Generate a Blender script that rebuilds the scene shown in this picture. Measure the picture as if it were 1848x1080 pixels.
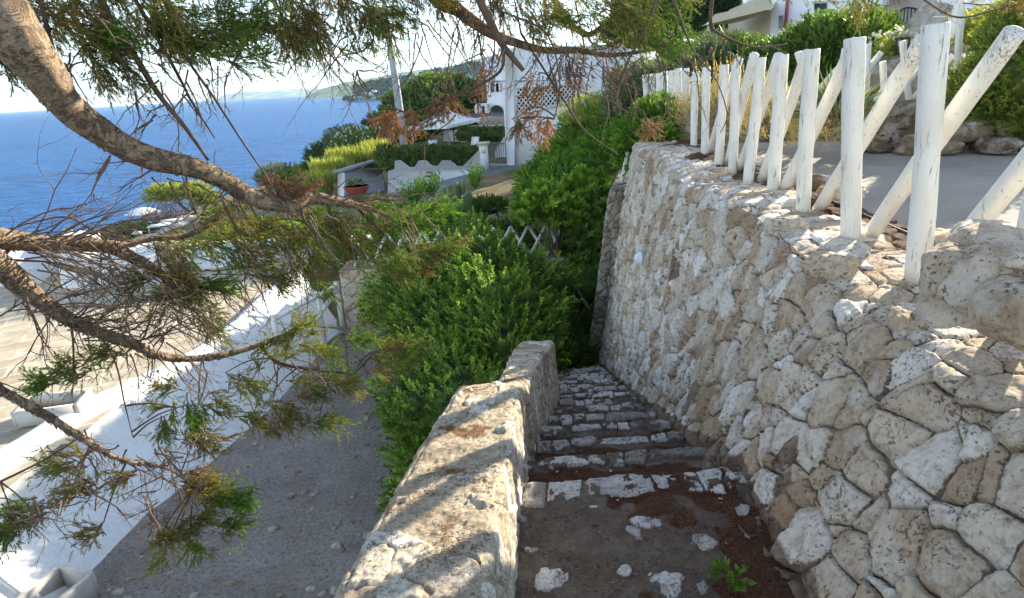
import bpy, math, random
import numpy as np
from math import radians
from mathutils import Matrix, Vector
for o in list(bpy.data.objects): bpy.data.objects.remove(o)
S=bpy.context.scene; COL=S.collection
# ---------------------------------------------------------------- camera
EYE=np.array([0.,0.,1.6]); FPX=1152.; ROLL=radians(3.4)
PIT=math.atan((540-(203-.0594*924))*math.cos(ROLL)/FPX)
sp,cp,sr,cr=math.sin(PIT),math.cos(PIT),math.sin(ROLL),math.cos(ROLL)
cam=bpy.data.cameras.new('camera'); co=bpy.data.objects.new('camera',cam); COL.objects.link(co); S.camera=co
cam.sensor_width=36; cam.lens=FPX/1848*36; cam.clip_start=.05; cam.clip_end=20000
rt=Vector((cr,-sr*sp,-sr*cp)); up=Vector((sr,cr*sp,cr*cp)); fw=Vector((0,cp,-sp))
m=Matrix.Identity(4)
for i in range(3): m[i][0]=rt[i]; m[i][1]=up[i]; m[i][2]=-fw[i]; m[i][3]=EYE[i]
co.matrix_world=m
def ray(u,v):
    a=u-924; b=540-v; x=a*cr+b*sr; y=-a*sr+b*cr
    d=np.array([x,FPX*cp+y*sp,-FPX*sp+y*cp]); return d/d[1]
def Z(u,v,z): d=ray(u,v); return EYE+d*((z-1.6)/d[2])
def Y(u,v,y): return EYE+ray(u,v)*y
def FP(u,v,x0=1.74,y0=2.59,k=.1):       # where the line of sight meets a vertical plane x = x0+k(y-y0)
    d=ray(u,v); return EYE+d*((x0-k*y0)/(d[0]-k))
# ---------------------------------------------------------------- sky, sun, exposure
SUN_AZ=45.; SUN_EL=19.
W=bpy.data.worlds.new("World"); S.world=W; W.use_nodes=True; nt=W.node_tree
sky=nt.nodes.new('ShaderNodeTexSky'); sky.sky_type='NISHITA'; sky.sun_disc=False
sky.sun_elevation=radians(SUN_EL); sky.sun_rotation=radians(SUN_AZ); sky.air_density=1.0; sky.dust_density=.1; sky.ozone_density=3
bg=nt.nodes['Background']; bg.inputs[1].default_value=.13; hs=nt.nodes.new('ShaderNodeHueSaturation'); hs.inputs['Saturation'].default_value=.68; nt.links.new(sky.outputs[0],hs.inputs['Color']); nt.links.new(hs.outputs[0],bg.inputs[0])
sl=bpy.data.lights.new('sun','SUN'); sl.energy=5.; sl.angle=radians(.5); sl.color=(1,.90,.74)
so=bpy.data.objects.new('sun',sl); COL.objects.link(so)
sd=Vector((math.sin(radians(SUN_AZ))*math.cos(radians(SUN_EL)),math.cos(radians(SUN_AZ))*math.cos(radians(SUN_EL)),math.sin(radians(SUN_EL))))
so.rotation_euler=sd.to_track_quat('Z','Y').to_euler(); so.location=(30,30,20)
S.view_settings.view_transform='Standard'; S.view_settings.look='None'; S.view_settings.gamma=1
S.view_settings.exposure=1.5
S.render.engine='CYCLES'
S.cycles.max_bounces=8; S.cycles.transparent_max_bounces=8; S.cycles.volume_bounces=0
# ---------------------------------------------------------------- numeric helpers
R=np.random.default_rng(11); random.seed(4)
def h3(ix,iy,iz,s=0):
    n=(ix.astype(np.int64)*73856093)^(iy.astype(np.int64)*19349663)^(iz.astype(np.int64)*83492791)^(int(s)*2654435761)
    n&=0xffffffff; n=((n^(n>>15))*2246822519)&0xffffffff; n=((n^(n>>13))*3266489917)&0xffffffff; n^=n>>16
    return (n&0xffffff)/float(0x1000000)
def vn(P,s=0):
    P=np.asarray(P,float); i=np.floor(P).astype(np.int64); f=P-i; f=f*f*(3-2*f); r=0
    for a in (0,1):
        wx=f[:,0] if a else 1-f[:,0]
        for b in (0,1):
            wy=f[:,1] if b else 1-f[:,1]
            for c in (0,1):
                wz=f[:,2] if c else 1-f[:,2]
                r=r+wx*wy*wz*h3(i[:,0]+a,i[:,1]+b,i[:,2]+c,s)
    return r*2-1
def fbm(P,sc=1,o=3,s=0,g=.5):
    P=np.asarray(P,float)*sc; r=0; a=1; t=0
    for k in range(o): r=r+a*vn(P*2**k+k*17.3,s+k); t+=a; a*=g
    return r/t
def ss(x,a,b): t=np.clip((x-a)/(b-a),0,1); return t*t*(3-2*t)
def stones(s,t,cx,cy,seed=0,warp=.03,pw=.25):
    s=np.asarray(s,float); t=np.asarray(t,float); q=np.stack([s,t,0*s],1)
    s=s+warp*fbm(q,6,2,seed+3)+.4*warp*fbm(q,22,2,seed+8); t=t+warp*fbm(q,6,2,seed+5)+.4*warp*fbm(q,22,2,seed+9)
    gs=s/cx; gt=t/cy; i=np.floor(gs).astype(np.int64); j=np.floor(gt).astype(np.int64); z=0*i
    best=np.full(s.shape,1e9); bp=np.zeros((len(s),2)); bi=np.zeros((len(s),2),np.int64); L=[]
    for di in range(-2,3):
        for dj in range(-2,3):
            a=i+di; b=j+dj; px=(a+.5+.85*(h3(a,b,z,seed)-.5))*cx; py=(b+.5+.85*(h3(a,b,z,seed+1)-.5))*cy
            w=(pw*(h3(a,b,z,seed+2)-.3))*cx*cy
            d=(s-px)**2+(t-py)**2-w; L.append((d,px,py)); k=d<best
            best=np.where(k,d,best); bp[k,0]=px[k]; bp[k,1]=py[k]; bi[k,0]=a[k]; bi[k,1]=b[k]
    e=np.full(s.shape,1e9)
    for d,px,py in L:
        dist=np.hypot(px-bp[:,0],py-bp[:,1]); e=np.where(dist>1e-6,np.minimum(e,(d-best)/(2*np.maximum(dist,1e-6))),e)
    r=[h3(bi[:,0],bi[:,1],z,seed+20+k) for k in range(4)]
    return e,s-bp[:,0],t-bp[:,1],r
# ---------------------------------------------------------------- object helpers
ORG={}
def tag(o,label,cat,group=None,kind=None):
    o['label']=label; o['category']=cat
    if group: o['group']=group
    if kind: o['kind']=kind
    return o
def thing(name,label,cat,loc,group=None):
    o=bpy.data.objects.new(name,None); o.empty_display_size=.2; COL.objects.link(o); o.location=tuple(map(float,loc)); ORG[o]=np.array(loc,float)
    return tag(o,label,cat,group)
def mesh(name,V,F,mat,parent=None,attrs=None,smooth=False,loc=None):
    """F: list of index arrays (k x 3 or k x 4)."""
    V=np.asarray(V,float)
    if parent is not None: off=ORG[parent]
    elif loc is not None: off=np.array(loc,float)
    else: off=np.array([V[:,0].mean(),V[:,1].mean(),V[:,2].min()])
    me=bpy.data.meshes.new(name); me.vertices.add(len(V)); me.vertices.foreach_set('co',(V-off).astype(np.float32).ravel())
    F=[np.asarray(f,np.int32) for f in F if len(f)]
    li=np.concatenate([f.ravel() for f in F]); tot=np.concatenate([np.full(len(f),f.shape[1],np.int32) for f in F])
    st=np.concatenate([[0],np.cumsum(tot)[:-1]]).astype(np.int32)
    me.loops.add(len(li)); me.loops.foreach_set('vertex_index',li); me.polygons.add(len(tot))
    me.polygons.foreach_set('loop_start',st); me.polygons.foreach_set('loop_total',tot)
    if smooth: me.polygons.foreach_set('use_smooth',np.ones(len(tot),bool))
    me.update(calc_edges=True)
    if attrs:
        for k,a in attrs.items():
            at=me.attributes.new(k,'FLOAT','POINT'); at.data.foreach_set('value',np.asarray(a,np.float32))
    me.materials.append(mat)
    o=bpy.data.objects.new(name,me); COL.objects.link(o)
    if parent is not None:
        o.parent=parent; ORG[o]=np.zeros(3)+off   # children keep their frame in the parent
        if parent in CHILDOFF: pass
    else: o.location=tuple(off)
    ORG[o]=off
    return o
CHILDOFF={}
def grid(n,mm,base=0):
    a=np.arange(n*mm).reshape(n,mm)+base
    return np.stack([a[:-1,:-1].ravel(),a[1:,:-1].ravel(),a[1:,1:].ravel(),a[:-1,1:].ravel()],1)
class MB:
    def __init__(s): s.V=[];s.Q=[];s.T=[];s.n=0;s.A=[]
    def add(s,V,Q=None,T=None,a=0.):
        V=np.asarray(V,float).reshape(-1,3); s.V.append(V)
        if Q is not None and len(Q): s.Q.append(np.asarray(Q)+s.n)
        if T is not None and len(T): s.T.append(np.asarray(T)+s.n)
        s.A.append(np.broadcast_to(np.asarray(a,float),(len(V),)).copy()); s.n+=len(V); return s
    def box(s,c,d,rz=0,a=0.,tp=1.):
        d=np.array(d,float)/2; P=np.array([[x,y,z] for z in(-1,1) for y in(-1,1) for x in(-1,1)],float)
        P[4:,:2]*=tp; P=P*d
        C,Sn=math.cos(rz),math.sin(rz); P=np.stack([P[:,0]*C-P[:,1]*Sn,P[:,0]*Sn+P[:,1]*C,P[:,2]],1)+np.array(c,float)
        return s.add(P,[[0,2,3,1],[4,5,7,6],[0,1,5,4],[2,6,7,3],[0,4,6,2],[1,3,7,5]],a=a)
    def beam(s,p,q,w,h,a=0.):            # rectangular bar between two points
        p=np.array(p,float);q=np.array(q,float);d=q-p;L=np.linalg.norm(d);d/=L
        r=np.cross(d,[0,0,1.]); 
        if np.linalg.norm(r)<1e-3: r=np.array([1.,0,0])
        r/=np.linalg.norm(r); u=np.cross(r,d); P=[]
        for e in (p,q):
            for i,j in((-1,-1),(1,-1),(1,1),(-1,1)): P.append(e+r*i*w/2+u*j*h/2)
        return s.add(P,[[0,3,2,1],[4,5,6,7],[0,1,5,4],[1,2,6,5],[2,3,7,6],[3,0,4,7]],a=a)
    def tube(s,P,r,n=8,cap=True,a=0.,jit=0.,seed=0,flat=1.):
        P=np.asarray(P,float); k=len(P); r=np.broadcast_to(np.asarray(r,float),(k,))
        T=np.gradient(P,axis=0); T/=np.maximum(np.linalg.norm(T,axis=1,keepdims=True),1e-9)
        ref=np.array([0,0,1.]) if abs(T[0][2])<.9 else np.array([1.,0,0])
        U=np.zeros_like(P); u=np.cross(T[0],ref)
        for i in range(k):
            u=u-T[i]*u.dot(T[i]); u/=max(np.linalg.norm(u),1e-9); U[i]=u
        Wv=np.cross(T,U); th=np.linspace(0,2*np.pi,n,endpoint=False)
        V=P[:,None]+(np.cos(th)[None,:,None]*U[:,None]+flat*np.sin(th)[None,:,None]*Wv[:,None])*r[:,None,None]
        V=V.reshape(-1,3)
        if jit:
            D=V-np.repeat(P,n,0); V=V+D*(jit*fbm(V,6/ max(.02,r.max()*8),3,seed)[:,None])
        i=np.arange(k-1)[:,None]*n; j=np.arange(n)[None]; j2=(j+1)%n
        Q=np.stack([i+j,i+j2,i+n+j2,i+n+j],-1).reshape(-1,4); Tt=[]
        if cap:
            V=np.vstack([V,P[0],P[-1]]); c0=k*n
            for q in range(n):
                Tt.append([c0,(q+1)%n,q]); Tt.append([c0+1,(k-1)*n+q,(k-1)*n+(q+1)%n])
        return s.add(V,Q,Tt,a)
    def prism(s,pts,z0,z1,a=0.):         # vertical prism of a convex or simple polygon (fan)
        pts=np.asarray(pts,float); n=len(pts); V=np.vstack([np.c_[pts,np.full(n,z0)],np.c_[pts,np.full(n,z1)]])
        Q=[[i,(i+1)%n,n+(i+1)%n,n+i] for i in range(n)]; T=[[n,n+i,n+i+1] for i in range(1,n-1)]+[[0,i+1,i] for i in range(1,n-1)]
        return s.add(V,Q,T,a)
    def build(s,name,mat,parent=None,smooth=False,attr='tone',extra=None,loc=None):
        at={attr:np.concatenate(s.A)}
        V=np.vstack(s.V)
        if extra: at.update(extra(V))
        return mesh(name,V,[np.vstack(x) for x in (s.Q,s.T) if x],mat,parent,at,smooth,loc)
# ---------------------------------------------------------------- materials
def C(h):                                  # sRGB triple 0-255 -> linear
    return tuple(((c/255)/12.92 if c/255<=.04045 else ((c/255+.055)/1.055)**2.4) for c in h)+(1,)
class NT:
    def __init__(s,name,rough=.8,spec=.3):
        s.m=bpy.data.materials.new(name); s.m.use_nodes=True; s.t=s.m.node_tree; s.n=s.t.nodes
        s.b=s.n['Principled BSDF']; s.b.inputs['Roughness'].default_value=rough; s.b.inputs['Specular IOR Level'].default_value=spec
        s.pos=s.n.new('ShaderNodeNewGeometry').outputs['Position']
    def lk(s,a,b): s.t.links.new(a,b)
    def attr(s,k): n=s.n.new('ShaderNodeAttribute'); n.attribute_name=k; return n.outputs['Fac']
    def noise(s,sc,det=4,rough=.6,vec=None,dist=0):
        n=s.n.new('ShaderNodeTexNoise'); n.inputs['Scale'].default_value=sc; n.inputs['Detail'].default_value=det; n.inputs['Roughness'].default_value=rough; n.inputs['Distortion'].default_value=dist
        s.lk(vec or s.pos,n.inputs['Vector']); return n.outputs['Fac']
    def scale(s,v):
        n=s.n.new('ShaderNodeMapping'); n.inputs['Scale'].default_value=v; s.lk(s.pos,n.inputs['Vector']); return n.outputs[0]
    def vor(s,sc,feat='F1',vec=None):
        n=s.n.new('ShaderNodeTexVoronoi'); n.feature=feat; n.inputs['Scale'].default_value=sc; s.lk(vec or s.pos,n.inputs['Vector']); return n.outputs['Distance']
    def ramp(s,f,stops,cons=False):
        n=s.n.new('ShaderNodeValToRGB'); e=n.color_ramp.elements
        while len(e)<len(stops): e.new(.5)
        for k,(p,c) in enumerate(stops):
            e[k].position=p; e[k].color=c if not isinstance(c,(int,float)) else (c,c,c,1)
        if cons: n.color_ramp.interpolation='CONSTANT'
        s.lk(f,n.inputs[0]); return n.outputs[0]
    def mix(s,f,a,b,mode='MIX'):
        n=s.n.new('ShaderNodeMix'); n.data_type='RGBA'; n.blend_type=mode
        for i,x in ((0,f),(6,a),(7,b)):
            if isinstance(x,(int,float)): n.inputs[i].default_value=x
            elif isinstance(x,tuple): n.inputs[i].default_value=x
            else: s.lk(x,n.inputs[i])
        return n.outputs[2]
    def math(s,op,a,b=0.):
        n=s.n.new('ShaderNodeMath'); n.operation=op
        for i,x in((0,a),(1,b)):
            if isinstance(x,(int,float)): n.inputs[i].default_value=x
            else: s.lk(x,n.inputs[i])
        return n.outputs[0]
    def color(s,c):
        if isinstance(c,tuple): s.b.inputs['Base Color'].default_value=c
        else: s.lk(c,s.b.inputs['Base Color'])
    def bump(s,h,st=.4,d=.01):
        n=s.n.new('ShaderNodeBump'); n.inputs['Strength'].default_value=st; n.inputs['Distance'].default_value=d
        s.lk(h,n.inputs['Height']); s.lk(n.outputs[0],s.b.inputs['Normal']); return n
def simple(name,c,rough=.7,var=.15,sc=6,bump=0,spec=.3,metal=0,bsc=40):
    t=NT(name,rough,spec); n=t.noise(sc,5); d=tuple(x*(1-var*1.6) for x in c[:3])+(1,); l=tuple(min(1,x*(1+var)) for x in c[:3])+(1,)
    t.color(t.ramp(n,[(.3,d),(.7,l)])); t.b.inputs['Metallic'].default_value=metal
    if bump: t.bump(t.noise(bsc,4),bump,.01)
    return t.m
def leafmat(name,stops,trans=.35,rough=.5):
    t=NT(name,rough,.25); c=t.ramp(t.attr('tone'),stops); c=t.mix(t.ramp(t.noise(3,2),[(.35,0.),(.7,.35)]),c,stops[-1][1])
    t.color(c)
    tr=t.n.new('ShaderNodeBsdfTranslucent'); g=t.mix(1.,c,(1.3,1.25,.55,1),'MULTIPLY'); t.lk(g,tr.inputs[0])
    mx=t.n.new('ShaderNodeMixShader'); mx.inputs[0].default_value=trans; t.lk(t.b.outputs[0],mx.inputs[1]); t.lk(tr.outputs[0],mx.inputs[2])
    t.lk(mx.outputs[0],t.n['Material Output'].inputs[0]); return t.m
M={}
def stonemat(name,pal,mort,white=0.,stain=.5,pit=True,grain=0.,lc=((48,28,18),(112,66,40))):
    t=NT(name,.92,.15); tone=t.attr('tone'); st=t.attr('stone')
    c=t.ramp(tone,pal)
    n1=t.noise(9,6,.7,dist=.4); c=t.mix(t.ramp(n1,[(.5,0.),(.68,stain)]),c,C((136,98,62)))
    n2=t.noise(38,6,.75); c=t.mix(t.ramp(n2,[(.35,.6),(.5,0.)]),c,C((96,82,70)))
    n3=t.noise(5,5,.65); c=t.mix(t.ramp(n3,[(.5,0.),(.66,.6)]),c,C((222,216,206))); c=t.mix(t.ramp(t.noise(2.3,4,.6),[(.55,0.),(.7,.35)]),c,C((166,132,96)))
    mc=t.ramp(t.noise(14,6,.7),[(.3,mort[0]),(.7,mort[1])]); mc=t.mix(t.ramp(t.noise(3.2,6,.7),[(.48,0.),(.66,.55)]),mc,C((84,60,44))); mc=t.mix(t.ramp(t.noise(90,5,.85),[(.56,0.),(.68,.5)]),mc,C((190,180,166)))
    edge=t.math('ADD',st,t.math('MULTIPLY',t.math('SUBTRACT',t.noise(60,4,.7),.5),.7))
    f=t.ramp(edge,[(.35,0.),(.6,1.)]); c=t.mix(f,mc,c)
    v=t.vor(55); vv=t.vor(24); pitm=t.ramp(t.math('ADD',t.noise(75,3,.6,dist=.5),t.math('MULTIPLY',t.math('SUBTRACT',t.noise(6,3),.5),.45)),[(.32,1.),(.38,0.)])
    if pit: c=t.mix(t.math('MULTIPLY',pitm,.7),c,C((74,58,44)))
    lit=t.attr('litter'); c=t.mix(t.ramp(t.math('ADD',lit,t.math('MULTIPLY',t.math('SUBTRACT',t.noise(45,5,.8),.5),1.2)),[(.35,0.),(.6,.92)]),c,t.ramp(t.noise(150,3),[(.35,C(lc[0])),(.7,C(lc[1]))]))
    if grain: c=t.mix(t.ramp(t.math('ADD',t.math('MULTIPLY',t.noise(70,6,.85),.7),t.math('MULTIPLY',t.noise(17,4,.7),.3)),[(.40,grain),(.5,0.)]),c,C((98,84,66)))
    t.color(c)
    h=t.math('ADD',t.noise(26,8,.75),t.math('MULTIPLY',t.noise(120,5,.8),.4))
    if pit: h=t.math('SUBTRACT',h,t.math('MULTIPLY',pitm,.55))
    t.bump(h,.9,.012); return t.m
PAL=[(0,C((160,130,100))),(.2,C((190,166,138))),(.55,C((212,196,172))),(.8,C((228,218,202))),(1,C((246,240,230)))]
M['stone']=stonemat('rubble_stone',PAL,(C((84,66,50)),C((164,146,124))))
M['oldstone']=stonemat('weathered_stone',[(0,C((128,118,100))),(.5,C((160,150,130))),(1,C((190,182,164)))],(C((84,78,68)),C((120,112,98))),stain=.3)
M['brownstone']=stonemat('brown_rock',[(0,C((104,86,66))),(.5,C((134,114,90))),(1,C((160,142,116)))],(C((60,50,40)),C((92,80,66))),stain=.4)
M['capstone']=stonemat('parapet_stone',[(0,C((196,184,160))),(.5,C((214,204,184))),(1,C((238,232,220)))],(C((172,156,130)),C((210,196,170))),stain=.3,grain=.75,lc=((92,62,36),(150,106,66)))
M['step']=stonemat('step_stone',[(0,C((128,122,114))),(.4,C((190,186,180))),(1,C((232,229,224)))],(C((82,73,64)),C((128,116,104))),stain=.2,grain=.6,lc=((44,24,16),(104,62,38)))
M['lightstone']=stonemat('pale_stone_blocks',[(0,C((190,172,140))),(.5,C((214,198,168))),(1,C((236,226,204)))],(C((120,104,84)),C((150,134,110))),stain=.25)
def plaster(name,c,dirt=.3,rb=.5):
    t=NT(name,.85,.2); n=t.noise(1.5,6,.7); base=t.mix(t.ramp(n,[(.45,0.),(.8,dirt)]),c,C((186,180,168)))
    base=t.mix(t.ramp(t.noise(7,6,.8),[(.56,0.),(.7,dirt*1.2)]),base,C((176,166,148))); base=t.mix(t.ramp(t.noise(2.5,8,.75,dist=.8),[(.485,0.),(.5,dirt),(.515,0.)]),base,C((150,146,138))); t.color(base); t.bump(t.math('ADD',t.noise(12,5,.6),t.math('MULTIPLY',t.noise(60,5,.7),.5)),rb,.015); return t.m
M['white']=plaster('white_plaster',C((242,242,238)))
M['white_wall']=plaster('white_house_plaster',C((242,243,244)),.10,.2)
M['grey_plaster']=plaster('grey_plaster',C((150,156,164)),.3,.4)
def woodpaint():
    t=NT('white_painted_wood',.55,.35); v=t.scale((14,14,1.2)); n=t.noise(3,6,.65,v); n2=t.noise(5,3)
    c=t.mix(t.ramp(n2,[(.3,0.),(.8,.5)]),C((238,235,224)),C((206,198,178)))
    crack=t.ramp(t.noise(5,8,.75,v,.3),[(.37,1.),(.41,0.)]); c=t.mix(t.math('MULTIPLY',crack,.75),c,C((120,104,84)))
    bare=t.attr('tone'); bm=t.ramp(t.math('ADD',bare,t.math('MULTIPLY',t.math('SUBTRACT',t.noise(8,6,.8,v),.5),1.6)),[(.52,0.),(.62,1.)])
    c=t.mix(bm,c,t.ramp(n,[(.35,C((84,56,38))),(.65,C((170,150,124)))])); t.color(c)
    t.bump(t.math('SUBTRACT',t.noise(4,6,.7,v),t.math('MULTIPLY',crack,.7)),.5,.008); return t.m
M['wood']=woodpaint()
def bark():
    t=NT('peeling_bark',.9,.15); v=t.noise(9,6,.7,dist=.6); w=t.noise(30,6,.8)
    c=t.ramp(t.math('ADD',t.math('MULTIPLY',v,.6),t.math('MULTIPLY',w,.4)),[(.36,C((76,62,52))),(.48,C((130,110,92))),(.6,C((184,162,134)))])
    pl=t.ramp(t.noise(16,5,.8,dist=1.2),[(.48,0.),(.53,1.)]); c=t.mix(t.math('MULTIPLY',pl,.55),c,C((206,176,142))); t.color(c); t.bump(t.math('ADD',t.math('ADD',v,t.math('MULTIPLY',w,.6)),t.math('MULTIPLY',pl,.5)),1.,.03); return t.m
M['bark']=bark()
M['twig']=simple('dry_twig',C((122,102,86)),.9,.3,20)
M['branch_dark']=simple('brown_branch',C((104,84,68)),.9,.3,12,.5)
def mat_asphalt():
    t=NT('worn_asphalt',.9,.2); n=t.noise(1.2,5,.6); c=t.ramp(n,[(.3,C((150,142,130))),(.7,C((182,172,158)))])
    c=t.mix(t.ramp(t.noise(5,5,.7),[(.55,0.),(.75,.6)]),c,C((186,170,146))); c=t.mix(t.ramp(t.noise(120,3),[(.4,.4),(.5,0.)]),c,C((70,66,62))); t.color(c)
    t.bump(t.noise(80,5,.7),.5,.008); return t.m
M['asphalt']=mat_asphalt()
# ================================================================ terrain, sea, hills
SEA=-7.
ctrl=[]
def cp_(u,v,y,dz=0): p=Y(u,v,y); ctrl.append((p[0],p[1],p[2]+dz))
for a in [(700,352,28),(880,312,31),(620,355,27),(560,345,36),(500,335,45),(820,400,20),(900,400,18),(740,390,22),(905,330,26),(960,300,32),(420,360,50),(330,400,45),(300,395,50),(640,300,38),(700,262,38),(590,330,40)]: cp_(*a)
ctrl+=[(0,-6,-3.2),(-1,1,-3.3),(-.8,4,-3.3),(-.6,7,-3.3),(-.5,9,-3.3),(-2.5,4,-3.3),(-2.5,7,-3.3),(.4,2,-3.0),(.5,5,-3.2),(.7,8,-3.2),(-4,-2,-3.2),(-4,5,-3.25),(-3,9,-3.25),(-2,12,-3.25),(-9,2,-3.2),(-9,8,-3.2),(-8,13,-3.1),(-13,6,-3.3),(-12,14,-3.4),(-16,20,-4.5),(-22,30,-5.8),(-30,45,-8.),(-20,5,-4.6),(-30,15,-7.5),(-50,20,-11),(-45,60,-11),(-30,90,-10),(-20,75,-6.5),(-8,60,-4.2),
 (-28,25,-7.8),(-33,0,-8.5),(-2,14,-2.2),(.5,14,-1.9),(2,13,-.8),(3,13.5,.3),(1,17,-1.6),(2.5,20,-.9),(4,17,.5),(3,9.5,-.1),(4.5,10,.45),(4,5,.3),(2.6,1,.1),(2.8,4,.1),(3,7,.1),(8,2,.4),(8,8,.5),(8,11,1.2),(6,12,1.0),(6,14,1.3),(5,17,1.2),(8,20,1.7),(12,14,2.5),(14,25,2.),(14,4,1.5),(20,40,1.5),(4,32,-1.2),(10,36,-.4),(0,45,-1.2),(0,60,-2),(10,70,-2.5),(30,90,-1),(-6,45,-2.4),(-12,55,-4.2),(40,40,3.),(3,-5,.2),(12,-5,.8),(25,10,3.),(1.6,10.4,-2.4),(.8,12,-3.0),(0,10.5,-3.2)]
ctrl=np.array(ctrl)
def _tps(A,B): r2=((A[:,None,:2]-B[None,:,:2])**2).sum(2); return .5*r2*np.log(r2+1e-9)
_K=_tps(ctrl,ctrl)+np.eye(len(ctrl))*.6; _P=np.c_[np.ones(len(ctrl)),ctrl[:,:2]]
_A=np.block([[_K,_P],[_P.T,np.zeros((3,3))]]); _w=np.linalg.solve(_A,np.r_[ctrl[:,2],0,0,0])
def H(x,y):
    P=np.stack([np.ravel(x),np.ravel(y)],1).astype(float); return (_tps(P,ctrl)@_w[:-3]+np.c_[np.ones(len(P)),P]@_w[-3:])
xs=np.concatenate([np.linspace(-60,-16,60),np.linspace(-15.5,16,130),np.linspace(17,60,50)]); ys=np.concatenate([np.linspace(-10,30,160),np.linspace(30.7,110,110)])
gx,gy=np.meshgrid(xs,ys,indexing='ij'); gz=H(gx,gy)
q=np.c_[gx.ravel(),gy.ravel(),0*gx.ravel()]; gz=gz+.12*fbm(q,.6,3,3)+ .03*fbm(q,4,2,5)
def mat_ground():
    t=NT('dry_soil',.95,.1); n=t.noise(1.3,6,.7); c=t.ramp(n,[(.3,C((112,92,66))),(.55,C((150,130,98))),(.75,C((176,160,130)))])
    c=t.mix(t.ramp(t.noise(.5,4,.7),[(.45,0.),(.6,.7)]),c,C((84,96,50))); t.color(c); t.bump(t.noise(9,6,.7),.9,.06); return t.m
g=mesh('ground',np.c_[gx.ravel(),gy.ravel(),gz],[grid(len(xs),len(ys))],mat_ground(),smooth=True,loc=(0,0,0)); g['kind']='structure'
# sea: one sheet to the horizon, finer waves near the shore come from its bump
def mat_sea():
    t=NT('sea_water',.12,.5); v=t.scale((.5,1.1,1)); n=t.noise(.9,6,.65,v); far=t.noise(.05,5,.6,t.scale((.4,1.6,1)))
    c=t.mix(t.ramp(far,[(.35,0.),(.7,1.)]),C((0,56,112)),C((0,84,144))); c=t.mix(t.ramp(n,[(.42,0.),(.62,.75)]),c,C((30,112,176)))
    t.color(c); t.b.inputs['Roughness'].default_value=.35; t.b.inputs['IOR'].default_value=1.33; t.b.inputs['Specular IOR Level'].default_value=.12
    t.bump(t.math('ADD',n,t.math('MULTIPLY',t.noise(2.2,5,.7,v),.6)),.9,.5); return t.m
a_=np.r_[-9000,-2500,-800,-250,-120,0,60,200,800,3000,9000]; b_=np.r_[-200,0,60,150,400,1000,3000,12000]
sx,sy=np.meshgrid(a_,b_,indexing='ij'); sea=mesh('sea',np.c_[sx.ravel(),sy.ravel(),np.full(sx.size,SEA)],[grid(len(a_),len(b_))],mat_sea(),loc=(0,0,SEA)); sea['kind']='structure'
# far coast: three ridges, each a real slab of land at its own distance
def mat_hill(name,cols,sc):
    t=NT(name,.95,.1); n=t.noise(sc,8,.75); c=t.ramp(n,[(.38,C(cols[0])),(.5,C(cols[1])),(.62,C(cols[2]))])
    sp_=t.vor(sc*2.2); c=t.mix(t.ramp(sp_,[(.1,.9),(.14,0.)]),c,C((214,206,196))); t.color(c); return t.m
def ridge(name,prof,dist,depth,mat,seed,rough):
    u=np.array([p[0] for p in prof],float); v=np.array([p[1] for p in prof],float); un=np.linspace(u[0],u[-1],260); vnn=np.interp(un,u,v)
    n=18; V=[]
    for k in range(n):
        f=k/(n-1); d=dist*(1+.0*f)+depth*f
        for a,b in zip(un,vnn):
            top=Y(a,b,dist+depth); x=top[0]*d/(dist+depth); z=SEA-2+(top[2]-SEA+2)*math.sin(min(1,f*1.0)*math.pi/2)**.8; V.append((x,d,z))
    V=np.array(V); w=(np.arange(len(V))//260/(n-1)); V[:,2]+=rough*fbm(V,1/(rough*9),4,seed)*(w>0)*np.clip(V[:,2]-SEA,0,rough*3)/(rough*3)
    o=mesh(name,V,[grid(n,260)],mat,smooth=True,loc=(0,dist,SEA)); o['kind']='structure'
ridge('hills',[(392,181),(400,174),(436,167),(507,163),(577,161),(640,155),(700,150)],3200,1500,mat_hill('far_headland',[(90,110,90),(140,145,120),(190,185,165)],.012),3,18)
ridge('hills',[(545,180),(560,170),(577,163),(619,151),(703,139),(760,130),(830,119),(872,108),(930,98),(1010,88)],1150,1100,mat_hill('wooded_hill',[(54,84,44),(92,116,70),(170,160,128)],.03),5,9)
ridge('hills',[(615,180),(622,176),(650,166),(690,158),(730,152),(800,146),(850,132),(905,118),(1000,105)],620,420,mat_hill('coast_slope',[(50,80,40),(84,108,60),(186,172,142)],.06),9,5)
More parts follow.
